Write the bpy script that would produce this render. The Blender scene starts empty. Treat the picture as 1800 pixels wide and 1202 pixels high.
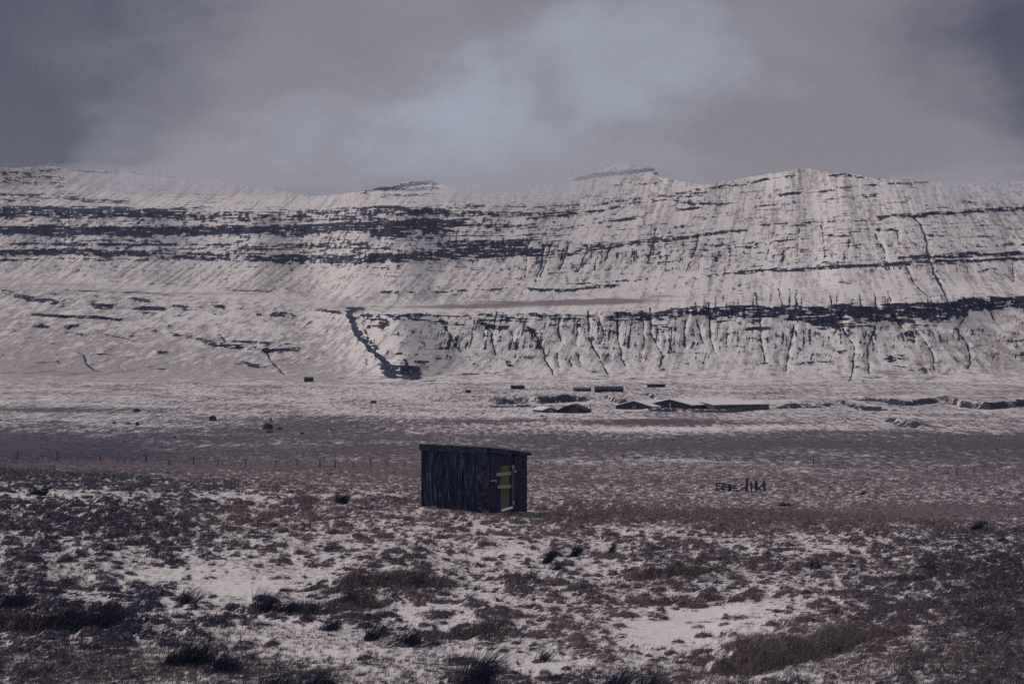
import bpy, bmesh, math, random
import numpy as np
from mathutils import Vector, noise as mnoise
R_ = math.radians
C = bpy.context.scene.collection
SC = bpy.context.scene

# ------------------------------------------------------------------ camera, sky, sun, exposure
F = 3359.0            # focal length in photograph pixels (1800 wide)
EYE = 6.0             # eye height above the ground at the shed
cd = bpy.data.cameras.new('camera'); cam = bpy.data.objects.new('camera', cd); C.objects.link(cam)
cam.location = (0, 0, EYE); cam.rotation_euler = (R_(90), 0, 0)
cd.sensor_width = 36.0; cd.lens = 36.0 * F / 1800.0; cd.clip_start = 0.5; cd.clip_end = 40000
SC.camera = cam
SC.view_settings.view_transform = 'Standard'; SC.view_settings.look = 'None'
SC.view_settings.exposure = 0.0; SC.view_settings.gamma = 1.0
SUN_EL, SUN_AZ = 33.0, -62.0      # azimuth from +Y (view direction), negative = left

def ray(u, y):
    return Vector(((u - 900) / F, 1.0, (601 - y) / F))

class NT:
    """small node helper"""
    def __init__(s, tree): s.t = tree; s.n = tree.nodes; s.l = tree.links
    def node(s, typ, **kw):
        nd = s.n.new(typ)
        for k, v in kw.items():
            if k.startswith('i_'):
                nd.inputs[k[2:]].default_value = v
            else: setattr(nd, k, v)
        return nd
    def put(s, sock, v):
        if hasattr(v, 'links') or hasattr(v, 'is_linked'): s.l.new(v, sock)
        else: sock.default_value = v
    def m(s, op, a, b=None, c=None, clamp=False):
        nd = s.n.new('ShaderNodeMath'); nd.operation = op; nd.use_clamp = clamp
        s.put(nd.inputs[0], a)
        if b is not None: s.put(nd.inputs[1], b)
        if c is not None: s.put(nd.inputs[2], c)
        return nd.outputs[0]
    def v(s, op, a, b=None):
        nd = s.n.new('ShaderNodeVectorMath'); nd.operation = op
        s.put(nd.inputs[0], a)
        if b is not None: s.put(nd.inputs[1], b)
        return nd.outputs['Value'] if op in ('DOT_PRODUCT', 'LENGTH') else nd.outputs[0]
    def ss(s, x, a, b, lo=0.0, hi=1.0):
        nd = s.n.new('ShaderNodeMapRange'); nd.interpolation_type = 'SMOOTHSTEP'
        s.put(nd.inputs['Value'], x); nd.inputs['From Min'].default_value = a; nd.inputs['From Max'].default_value = b
        nd.inputs['To Min'].default_value = lo; nd.inputs['To Max'].default_value = hi
        return nd.outputs[0]
    def mix(s, f, a, b):
        nd = s.n.new('ShaderNodeMix'); nd.data_type = 'RGBA'
        s.put(nd.inputs[0], f); s.put(nd.inputs[6], a); s.put(nd.inputs[7], b)
        return nd.outputs[2]
    def noise(s, vec, scale, detail=4, rough=.55, dist=0.0):
        nd = s.n.new('ShaderNodeTexNoise'); s.put(nd.inputs['Vector'], vec)
        nd.inputs['Scale'].default_value = scale; nd.inputs['Detail'].default_value = detail
        nd.inputs['Roughness'].default_value = rough; nd.inputs['Distortion'].default_value = dist
        return nd.outputs['Fac']
    def attr(s, name):
        nd = s.n.new('ShaderNodeAttribute'); nd.attribute_name = name; return nd.outputs['Fac']
    def xyz(s):
        nd = s.n.new('ShaderNodeNewGeometry'); return nd.outputs['Position']
def rgb(r, g, b): return (r, g, b, 1.0)

# world: Nishita sky seen through a broken overcast
W = bpy.data.worlds.new('World'); SC.world = W; W.use_nodes = True
k = NT(W.node_tree); k.n.clear()
out = k.node('ShaderNodeOutputWorld'); bg = k.node('ShaderNodeBackground')
sky = k.node('ShaderNodeTexSky'); sky.sky_type = 'NISHITA'; sky.sun_disc = False
sky.sun_elevation = R_(SUN_EL); sky.sun_rotation = R_(SUN_AZ)
skc = k.v('SCALE', sky.outputs[0]); skc.node.inputs['Scale'].default_value = 0.08
tc = k.node('ShaderNodeTexCoord'); D_ = tc.outputs['Generated']
st = k.v('MULTIPLY', D_, (1.0, 1.0, 1.7))
wn = k.node('ShaderNodeTexNoise'); k.l.new(st, wn.inputs['Vector']); wn.inputs['Scale'].default_value = 9.0; wn.inputs['Detail'].default_value = 5; wn.inputs['Roughness'].default_value = .55
wv = k.v('SCALE', k.v('SUBTRACT', wn.outputs['Color'], (.5, .5, .5))); wv.node.inputs['Scale'].default_value = .17
DW = k.v('NORMALIZE', k.v('ADD', D_, wv))
n_big = k.noise(st, 6.0, 4, .5, 0.6)
n_fine = k.noise(st, 17.0, 5, .55, 0.8)
def blob(px, py, rad_in, rad_out):
    d = ray(px, py).normalized()
    dt = k.v('DOT_PRODUCT', DW, tuple(d))
    return k.ss(dt, math.cos(R_(rad_out)), math.cos(R_(rad_in)))
def blobs(lst):
    acc = None
    for (px, py, a, b, w) in lst:
        t = k.m('MULTIPLY', blob(px, py, a, b), w)
        acc = t if acc is None else k.m('ADD', acc, t)
    return acc
light = blobs([(900, 330, 0.5, 8.5, .52), (800, 170, 0.2, 2.6, .36), (1140, 90, 0.2, 3.2, .42), (560, 215, .2, 1.9, .25),
               (970, 250, .5, 4.6, .22), (1290, 120, .2, 2.4, .16), (820, 300, .5, 4.0, .10),
               (1480, 230, .5, 3.8, -.22), (960, 30, .5, 2.6, -.14), (1580, 130, .5, 4, -.10),
               (250, 240, 1, 5.5, .22), (620, 60, .5, 3.5, -.10)])
dark = blobs([(-150, -60, 1.0, 11.5, .95), (-230, 330, 1.0, 6.5, .5), (2020, -80, 1.0, 9.0, 1.0), (2050, 320, .5, 6.0, .6),
              (900, -330, 1.0, 7.5, .35)])
nz = k.m('ADD', k.m('MULTIPLY', k.m('SUBTRACT', n_big, .5), .75), k.m('MULTIPLY', k.m('SUBTRACT', n_fine, .5), .85))
lf = k.m('ADD', light, nz); lf = k.ss(lf, -.25, 1.45)
df = k.ss(k.m('ADD', dark, k.m('MULTIPLY', nz, .5)), 0.0, 1.15)
col = k.mix(lf, rgb(.215, .195, .225), rgb(.345, .38, .46))
col = k.mix(df, col, rgb(.048, .046, .082))
# the part of the sky that stands over and behind the camera is brighter, even cloud
sep = k.node('ShaderNodeSeparateXYZ'); k.l.new(D_, sep.inputs[0])
over = k.ss(sep.outputs['Z'], .22, .55)
col = k.mix(over, col, rgb(.37, .375, .425))
back = k.ss(sep.outputs['Y'], .75, -.2)
col = k.mix(back, col, rgb(.31, .31, .35))
fin = k.mix(.92, skc, col)
k.l.new(fin, bg.inputs['Color']); bg.inputs['Strength'].default_value = 1.0
k.l.new(bg.outputs[0], out.inputs['Surface'])

sd = bpy.data.lights.new('sun', 'SUN'); sun = bpy.data.objects.new('sun', sd); C.objects.link(sun)
sd.energy = 1.5; sd.angle = R_(10); sd.color = (1.0, .90, .86)
sdir = Vector((math.sin(R_(SUN_AZ)) * math.cos(R_(SUN_EL)), math.cos(R_(SUN_AZ)) * math.cos(R_(SUN_EL)), math.sin(R_(SUN_EL))))
sun.rotation_euler = sdir.to_track_quat('Z', 'Y').to_euler(); sun.location = (-60, 20, 80)

# ------------------------------------------------------------------ numpy noise
_rng = np.random.RandomState(7)
_perm = _rng.permutation(4096).astype(np.int64)
_ga = _rng.rand(4096) * 2 * np.pi
_gx = np.cos(_ga).astype(np.float32); _gy = np.sin(_ga).astype(np.float32)
_r1 = _rng.rand(4096).astype(np.float32); _r2 = _rng.rand(4096).astype(np.float32); _r3 = _rng.rand(4096).astype(np.float32)
def _h(ix, iy, s): return _perm[(_perm[(ix + s * 131) & 4095] + iy) & 4095]
def per(x, y, s=0):
    x = np.asarray(x, np.float64); y = np.asarray(y, np.float64)
    ix = np.floor(x).astype(np.int64); iy = np.floor(y).astype(np.int64)
    fx = (x - ix).astype(np.float32); fy = (y - iy).astype(np.float32)
    u = fx * fx * fx * (fx * (fx * 6 - 15) + 10); v = fy * fy * fy * (fy * (fy * 6 - 15) + 10)
    def g(a, b):
        h = _h(ix + a, iy + b, s); return _gx[h] * (fx - a) + _gy[h] * (fy - b)
    a = g(0, 0); b = g(1, 0); c = g(0, 1); d = g(1, 1)
    return (a + u * (b - a)) * (1 - v) + (c + u * (d - c)) * v
def fbm(x, y, o=4, s=0, g=.5, lac=2.03):
    t = 0; a = 1.0; n = 0
    for i in range(o):
        t = t + a * per(x, y, s + i * 7); n += a; a *= g
        x = x * lac + 3.7; y = y * lac + 1.3
    return t / n * 1.6
def worley(x, y, s=0, keep=1.0):
    """distance to nearest jittered mound centre (only a share of cells holds one) and that mound's random size"""
    x = np.asarray(x, np.float64); y = np.asarray(y, np.float64)
    ix = np.floor(x).astype(np.int64); iy = np.floor(y).astype(np.int64)
    fx = (x - ix).astype(np.float32); fy = (y - iy).astype(np.float32)
    best = np.zeros(fx.shape, np.float32)
    for a in (-1, 0, 1):
        for b in (-1, 0, 1):
            h = _h(ix + a, iy + b, s)
            dx = fx - a - _r1[h]; dy = fy - b - _r2[h]
            rad = .24 + .40 * _r3[h]
            d = 1 - (dx * dx + dy * dy) / (rad * rad)
            best = np.maximum(best, np.where(_r3[(h * 7 + 11) & 4095] < keep, np.maximum(d, 0) ** .75 * rad, 0))
    return best
def sst(a, b, x):
    t = np.clip((x - a) / (b - a), 0, 1); return t * t * (3 - 2 * t)

# ------------------------------------------------------------------ the lie of the land
_ty = np.array([601 + EYE * F / 3, 601 + EYE * F / 8, 601 + 6.05 * F / 18, 601 + 6.08 * F / 26, 1202, 1100, 1000, 950, 899, 880, 866, 850, 828, 800, 765, 740, 720, 700, 683, 672.])
_tD = np.array([3, 8, 18, 26, 34, 41.3, 52, 59.5, 69, 84, 112, 150, 215, 320, 470, 610, 760, 920, 1080, 1180.])
_lD = np.linspace(math.log(3), math.log(1180), 900)
_z = EYE + np.interp(_lD, np.log(_tD), (601 - _ty)) / F * np.exp(_lD)
# smooth the height profile
kk = np.exp(-np.linspace(-2, 2, 25) ** 2); kk /= kk.sum()
_zp = np.concatenate([np.full(12, _z[0]), _z, np.full(12, _z[-1])]); _zs = np.convolve(_zp, kk, 'valid')
_zs[-30:] = _z[-30:]
_ylist = 601 - (_zs - EYE) * F / np.exp(_lD)
def base_y(u, D):
    """photograph row where the bare ground stands at depth D in column u"""
    y = np.interp(np.log(np.maximum(D, 3)), _lD, _ylist)
    g = np.interp(y, [700, 790, 860, 1000, 1250, 2000], [0, .12, 1, 1, .35, 0])
    return y + np.clip(u - 863, -1400, 1400) * .055 * g
def base_z(u, D): return EYE + (601 - base_y(u, D)) / F * D
_Dl = np.exp(_lD)
def depth_at(u, y):
    yy = base_y(np.full(_Dl.shape, float(u)), _Dl)
    return float(np.interp(-y, -yy, _Dl))
def at(u, y):
    D = depth_at(u, y); return Vector((D * (u - 900) / F, D, float(full_z(np.array([float(u)]), np.array([D]))[0])))

# peat banks and scarps: (base line in photograph pixels, height, run of the face, how far back the rise fades, rock?)
BANKS = [
 ([(535, 1046), (560, 1050), (610, 1040), (700, 1030), (770, 1032), (835, 1027)], .26, .5, 4.0, 0),
 ([(1222, 1158), (1250, 1178), (1320, 1174), (1400, 1154), (1450, 1141), (1480, 1130), (1530, 1126), (1575, 1112)], .34, .8, 6.0, 0),
 ([(1082, 1006), (1130, 1016), (1200, 1014), (1275, 1002)], .17, .4, 4.0, 0),
 ([(790, 1122), (850, 1110), (905, 1120)], .12, .4, 3.0, 0),
 ([(895, 1022), (915, 1028), (940, 1020)], .1, .35, 3.0, 0),
 ([(590, 1062), (640, 1068), (690, 1062)], .08, .35, 3.0, 0),
 ([(-60, 1100), (60, 1108), (180, 1102), (230, 1090)], .10, .5, 6.0, 0),
 ([(1560, 1018), (1610, 1022), (1650, 1012)], .13, .4, 4.0, 0),
 ([(862, 706), (885, 710), (905, 709)], 2.4, 3, 40, 1),
 ([(900, 706), (925, 708)], 2.2, 3, 30, 1),
 ([(933, 708), (960, 708), (1000, 705), (1030, 704)], 2.6, 3, 60, 1),
 ([(1064, 701), (1085, 706), (1106, 709)], 2.0, 3, 40, 1),
 ([(1140, 696), (1160, 704)], 1.4, 3, 40, 1),
 ([(1370, 716), (1410, 714), (1462, 714)], 1.2, 3, 50, 1),
 ([(1475, 708), (1510, 720), (1552, 721)], 1.1, 3, 60, 1),
 ([(1505, 703), (1560, 708), (1590, 712), (1645, 708)], 1.6, 3, 60, 1),
 ([(1655, 703), (1690, 714), (1740, 719), (1800, 712), (1900, 715), (2100, 720)], 2.2, 4, 70, 1),
 ([(1560, 744), (1590, 748), (1622, 752)], 1.3, 3, 40, 1),
 ([(1140, 722), (1220, 724), (1300, 724), (1340, 718)], .8, 3, 30, 1),
]
_banks = []
for pts, h, run, fade, rk in BANKS:
    us = np.array([p[0] for p in pts], float); ds = np.array([depth_at(p[0], p[1]) for p in pts])
    _banks.append((us, ds, h, run, fade, rk))
def bank_fields(u, D):
    dz = np.zeros(u.shape); face = np.zeros(u.shape); rock = np.zeros(u.shape)
    for us, ds, h, run, fade, rk in _banks:
        w = (us[-1] - us[0])
        sel = (u > us[0] - 30) & (u < us[-1] + 30) & (D > ds.min() - 3 - run) & (D < ds.max() + fade * 4)
        if not sel.any(): continue
        if rk: run = 11.0
        uu = u[sel]; dd = D[sel]
        e1 = 16 if rk else 14; e2 = 10 if rk else min(120, w * .4)
        end = sst(us[0] - e1, us[0] + e2, uu) * (1 - sst(us[-1] - e2, us[-1] + e1, uu))
        db = np.interp(uu, us, ds)
        X = dd * (uu - 900) / F
        wob = fbm(X / (2.2 if not rk else 16.0), dd / (1.5 if not rk else 30.) + ds[0], 3, 31) * (.4 if not rk else 2.2)
        t = dd - db - wob
        nb = fbm(X / (.7 if not rk else 7), dd / (1.0 if not rk else 25), 3, 5)
        hh = h * end * (1 + (.3 if rk else .4) * nb)
        prof = sst(0, run, t) * np.exp(-np.maximum(t - run, 0) / fade)
        dz[sel] += hh * prof - .25 * h * end * np.exp(-(t / (run * 1.2)) ** 2) * (t < run)
        face_b = np.exp(-((t - run * .45) / (run * .75)) ** 2) * end * (.75 + 1.0 * nb + .5 * fbm(X / (.25 if not rk else 3), dd / (.3 if not rk else 4), 2, 6))
        if rk: rock[sel] = np.maximum(rock[sel], face_b)
        else: face[sel] = np.maximum(face[sel], face_b)
    return dz, face, rock

def veg_map(u, y):
    """how much heather and grass shows through the snow: 0 all snow, 1 bare; and how russet it is; frame-corner darkening is painted into both"""
    v = np.interp(y, [672, 690, 712, 735, 752, 766, 800, 832, 856, 885, 920, 960, 1000, 1060, 1130, 1202, 1400],
                  [.40, .44, .38, .43, .46, .68, .72, .68, .58, .54, .50, .44, .38, .37, .40, .46, .44])
    B = [(1350, 780, 620, 14, .20), (700, 752, 300, 12, .30), (520, 742, 130, 9, .25), (200, 790, 300, 22, .25), (1750, 770, 300, 12, .25),
         (60, 780, 110, 34, .25), (1150, 742, 130, 4, .7), (1300, 745, 120, 2.5, .35), (830, 741, 90, 3.5, .6), (230, 715, 200, 6, .22), (90, 722, 130, 5, .35),
         (1180, 755, 330, 7, -.46), (1500, 870, 420, 22, .06), (300, 760, 200, 20, .05), (980, 730, 260, 6, -.10), (640, 690, 200, 12, -.1),
         (450, 822, 330, 7, .36), (150, 820, 160, 8, .32), (720, 835, 80, 6, .3),
         (60, 868, 130, 9, -.22), (420, 872, 170, 7, -.20), (650, 868, 70, 8, -.22), (300, 846, 120, 5, -.1),
         (1200, 812, 120, 4, -.30), (1000, 812, 80, 5, -.2), (1500, 826, 120, 4, -.2), (1050, 850, 120, 7, .22), (1500, 850, 300, 9, .12),
         (1250, 905, 450, 10, .30), (1650, 900, 200, 14, .28), (1350, 925, 280, 14, .22), (900, 915, 110, 12, .05), (1000, 935, 70, 14, .2),
         (800, 925, 90, 14, -.22), (470, 905, 190, 16, .20), (170, 930, 160, 34, .18), (420, 960, 230, 18, -.05), (560, 985, 100, 22, .06),
         (330, 1010, 150, 13, -.26), (430, 1035, 90, 14, -.38), (230, 1058, 90, 8, -.3), (900, 970, 90, 10, -.22), (1120, 935, 60, 9, -.28),
         (880, 950, 70, 14, -.1), (1180, 970, 130, 14, .10), (1010, 1040, 120, 22, .14), (700, 1075, 60, 12, -.25), (830, 1060, 50, 10, -.15), (560, 1010, 60, 12, -.15),
         (560, 1140, 190, 40, -.24), (700, 1180, 110, 30, -.20), (850, 1150, 60, 16, -.36), (950, 1175, 60, 30, -.34),
         (1250, 1075, 110, 12, -.38), (1190, 1105, 90, 18, -.42), (1150, 1130, 70, 26, -.36), (1330, 1090, 70, 9, -.22),
         (1040, 1110, 90, 26, .12), (1240, 1058, 190, 6, .4), (1440, 1085, 140, 9, .2), (1480, 1000, 260, 30, .12), (1700, 1020, 200, 90, .20),
         (1500, 1190, 180, 14, -.12), (1650, 1170, 160, 40, .02), (1800, 1080, 130, 130, .26), (1560, 960, 200, 12, -.05),  # right edge: denser cover paints in corner darkening
         (90, 1085, 190, 24, .26), (60, 1150, 210, 80, .24), (340, 1100, 120, 10, .3), (400, 1170, 110, 20, .24), (250, 1062, 60, 5, .2), (0, 1020, 120, 60, .18),  # left corner: extra cover also paints in the frame's edge darkening
         (520, 1068, 130, 6, .42), (620, 1092, 30, 12, .3), (720, 1125, 60, 14, .35), (820, 1185, 90, 20, .3), (960, 1195, 120, 9, .25),
         (1220, 1012, 110, 8, .25), (700, 1020, 150, 12, .2), (820, 1115, 110, 12, .3), (620, 1060, 60, 7, .25)]
    for bx, by, rx, ry, a in B:
        e = ((u - bx) / rx) ** 2 + ((y - by) / ry) ** 2
        v = v + a * np.exp(-e)
    t = np.interp(y, [672, 740, 800, 830, 900, 1000, 1200], [.55, .48, .42, .62, .58, .50, .36]) + 0 * u
    T = [(450, 823, 330, 9, .5), (150, 820, 150, 8, .4), (1350, 905, 480, 22, .35), (1650, 910, 230, 16, .25), (1050, 850, 200, 12, .35), (470, 905, 180, 16, .3),
         (950, 945, 110, 20, .35), (800, 1000, 300, 60, -.05), (1040, 1110, 110, 50, .4), (1400, 1135, 150, 40, .7), (1640, 1100, 90, 30, .25), (150, 1000, 260, 300, -.5), (60, 900, 200, 60, -.3),
         (500, 1150, 330, 70, -.35), (720, 1125, 60, 18, -.2), (1790, 1080, 170, 200, -.5), (80, 1120, 240, 110, -.4), (1230, 880, 150, 14, .3), (640, 845, 130, 12, .3), (1250, 1060, 200, 10, .2)]  # negative patches at the sides turn the tone navy, painted corner shade
    for bx, by, rx, ry, a in T:
        t = t + a * np.exp(-((u - bx) / rx) ** 2 - ((y - by) / ry) ** 2)
    return v, t

def frost_map(u, y):
    f = 0
    for bx, by, rx, ry, a in [(470, 1160, 300, 42, 1.0), (620, 1180, 160, 34, .6), (120, 1180, 220, 44, .9), (1600, 1185, 330, 28, 1.0), (1760, 1090, 110, 90, .9), (1640, 1150, 120, 30, .7), (1100, 1190, 200, 14, .5), (1500, 960, 260, 10, .4), (150, 1010, 200, 26, .35)]:
        f = f + a * np.exp(-((u - bx) / rx) ** 2 - ((y - by) / ry) ** 2)
    return np.clip(f, 0, 1)
def relief(u, D):
    """tussocks, hollows and banks on top of the bare lie of the land; returns dz and helper fields"""
    X = D * (u - 900) / F
    y = base_y(u, D)
    veg, tone = veg_map(u, y)
    bdz, face, rock = bank_fields(u, D)
    near = 1 - sst(150, 330, D)
    wx = X + .25 * fbm(X / .9, D / .9, 2, 60); wy = D + .25 * fbm(X / .9, D / .9, 2, 61)
    kp = np.clip(1.05 * (veg + .45 * fbm(X / 4.0, D / 4.0, 3, 20) + .16 * fbm(X / 1.2, D / 1.2, 2, 21)) - .09, .03, .88) * (1 - .75 * frost_map(u, y))
    m1 = worley(wx / .66, wy / .56, 3, kp)
    m2 = worley(wx / .33, wy / .28, 9, kp)
    amt = sst(.10, .62, veg + .35 * fbm(X / 3.5, D / 3.5, 3, 20))
    dz = (.19 * m1 + .11 * m2) * near
    dz = dz + .035 * fbm(X / .17, D / .15, 2, 40) * (1 - sst(60, 130, D)) * (.35 + .65 * amt)
    m3 = worley(wx / 1.5, wy / 1.5, 15, .75) * sst(90, 170, D) * (1 - sst(620, 900, D))
    dz = dz + m3 * .34 * (.4 + .6 * amt)
    dz = dz + .16 * fbm(X / 5, D / 5, 3, 50) * (1 - .6 * np.exp(-((D - 69) / 6) ** 2 - ((u - 860) / 110) ** 2))
    far = sst(110, 300, D) * (1 - sst(1000, 1170, D))
    dz = dz + far * (.9 * fbm(X / 45, D / 60, 4, 52) + .12 * fbm(X / 9, D / 20, 3, 53))
    dz = dz + bdz * (1 + .5 * rock * fbm(X / 2.5, D / 8, 3, 55)) 
    flat = np.exp(-((X - XS) ** 2 + (D - YS) ** 2) / 3.0 ** 2)       # trodden ground round the shed
    dz = dz * (1 - .8 * flat)
    return dz, dict(X=X, y=y, veg=veg, tone=tone, face=face, rock=rock, amt=amt, m1=m1, m2=m2, m3=m3)
XS, YS = 0.0, 70.5
def full_z(u, D): return base_z(u, D) + relief(u, D)[0]

# ------------------------------------------------------------------ mesh helpers
def np_mesh(name, co, faces, mat, attrs=None, smooth=True, parent=None):
    me = bpy.data.meshes.new(name)
    nv = len(co); nf = len(faces); k_ = faces.shape[1]
    me.vertices.add(nv); me.vertices.foreach_set('co', np.ascontiguousarray(co, np.float32).ravel())
    me.loops.add(nf * k_); me.loops.foreach_set('vertex_index', np.ascontiguousarray(faces, np.int32).ravel())
    me.polygons.add(nf); me.polygons.foreach_set('loop_start', np.arange(0, nf * k_, k_, dtype=np.int32))
    me.polygons.foreach_set('use_smooth', np.full(nf, smooth))
    me.update(calc_edges=True)
    for an, arr in (attrs or {}).items():
        a = me.attributes.new(an, 'FLOAT', 'POINT'); a.data.foreach_set('value', np.ascontiguousarray(arr, np.float32).ravel())
    me.materials.append(mat)
    o = bpy.data.objects.new(name, me); C.objects.link(o)
    if parent: o.parent = parent
    return o
def grid_faces(nr, nc):
    i = np.arange(nr * nc).reshape(nr, nc)
    return np.stack([i[:-1, :-1], i[:-1, 1:], i[1:, 1:], i[1:, :-1]], -1).reshape(-1, 4)

def new_mat(name):
    m = bpy.data.materials.new(name); m.use_nodes = True
    k = NT(m.node_tree); k.n.clear()
    o = k.node('ShaderNodeOutputMaterial'); b = k.node('ShaderNodeBsdfPrincipled')
    b.inputs['Roughness'].default_value = .9
    b.inputs['Specular IOR Level'].default_value = .2
    k.l.new(b.outputs[0], o.inputs['Surface'])
    return m, k, b

SNOW = rgb(.80, .738, .705)
# ground: snow with heather, grass and rock coming through
mg, k, b = new_mat('snowy_moor')
P = k.xyz()
veg = k.attr('veg'); tone = k.attr('tone'); rock = k.attr('rock')
Pf = k.v('MULTIPLY', P, (1.0, 1.0, 1.6))
f1 = k.noise(Pf, 3.4, 6, .62, .3); f2 = k.noise(Pf, 16.0, 4, .6); f3 = k.noise(P, .35, 4, .55)
fin_ = k.m('ADD', k.m('MULTIPLY', k.m('SUBTRACT', f1, .5), 1.6), k.m('MULTIPLY', k.m('SUBTRACT', f2, .5), 1.9))
fin_ = k.m('ADD', fin_, k.m('MULTIPLY', k.m('SUBTRACT', f3, .5), .8))
fz = k.noise(k.v('MULTIPLY', P, (1.0, .10, .3)), .75, 4, .65)
fin_ = k.m('ADD', fin_, k.m('MULTIPLY', k.m('SUBTRACT', fz, .5), k.m('MULTIPLY', k.attr('far'), 2.0)))
g = k.ss(k.m('ADD', veg, fin_), .38, .64)
g2 = k.ss(k.m('ADD', veg, k.m('MULTIPLY', fin_, 1.2)), -.05, .65)      # thin snow lets the grass tint through
tn = k.m('ADD', tone, k.m('MULTIPLY', k.m('SUBTRACT', k.noise(P, 1.3, 5, .6), .5), 1.8))
gc = k.mix(k.ss(tn, .1, .75), rgb(.036, .035, .074), rgb(.150, .102, .112))
gc = k.mix(k.ss(k.noise(P, 9.0, 4, .6), .50, .64), gc, rgb(.20, .165, .165))
gc = k.mix(k.ss(k.noise(P, 5.0, 4, .6), .54, .66), gc, rgb(.014, .018, .050))  # random navy spots painted in as shadow cores of the tufts
sc_ = k.mix(k.m('MULTIPLY', g2, .52), SNOW, rgb(.25, .205, .235))
c1 = k.mix(g, sc_, gc)
far = k.attr('far')
rk = k.ss(k.m('ADD', rock, k.m('MULTIPLY', k.m('SUBTRACT', k.noise(P, .45, 5, .65), .5), 3.0)), .38, .56)
rc = k.mix(k.noise(P, 1.1, 5, .6), rgb(.006, .010, .038), rgb(.040, .042, .070))
c1 = k.mix(rk, c1, rc)
k.l.new(c1, b.inputs['Base Color'])
bp = k.node('ShaderNodeBump'); bp.inputs['Strength'].default_value = .55; bp.inputs['Distance'].default_value = .06
k.l.new(k.m('ADD', f1, k.m('MULTIPLY', f2, .45)), bp.inputs['Height']); k.l.new(bp.outputs[0], b.inputs['Normal'])

# mountain: basalt ledges, gullies, scree and snow
mm, k, b = new_mat('snowy_mountain')
P = k.xyz(); rock = k.attr('rock'); thin = k.attr('thin'); heath = k.attr('heath')
Pm = k.v('MULTIPLY', P, (1.0, .35, 1.0))
n1 = k.noise(k.v('MULTIPLY', P, (.05, .03, .30)), 1.0, 5, .6, .4)       # strata
n2 = k.noise(Pm, .15, 5, .7)
r_ = k.m('ADD', rock, k.m('ADD', k.m('MULTIPLY', k.m('SUBTRACT', n1, .5), 1.8), k.m('MULTIPLY', k.m('SUBTRACT', n2, .5), 2.6)))
rf = k.ss(r_, .36, .60)
th = k.ss(k.m('ADD', thin, k.m('MULTIPLY', k.m('SUBTRACT', n2, .5), 3.0)), .15, .95)
hf = k.ss(k.m('ADD', heath, k.m('MULTIPLY', k.m('SUBTRACT', n1, .5), 1.0)), .3, .7)
rc = k.mix(k.ss(k.noise(Pm, .12, 5, .7), .42, .64), rgb(.005, .012, .050), rgb(.048, .052, .095))
s1 = k.mix(k.m('MULTIPLY', th, .62), SNOW, rgb(.22, .175, .185))
s1 = k.mix(k.m('MULTIPLY', hf, .85), s1, rgb(.17, .115, .125))
k.l.new(k.mix(rf, s1, rc), b.inputs['Base Color'])
bp = k.node('ShaderNodeBump'); bp.inputs['Strength'].default_value = .6; bp.inputs['Distance'].default_value = 5.0
k.l.new(n2, bp.inputs['Height']); k.l.new(bp.outputs[0], b.inputs['Normal'])

def struct(o): o['kind'] = 'structure'; return o

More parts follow.
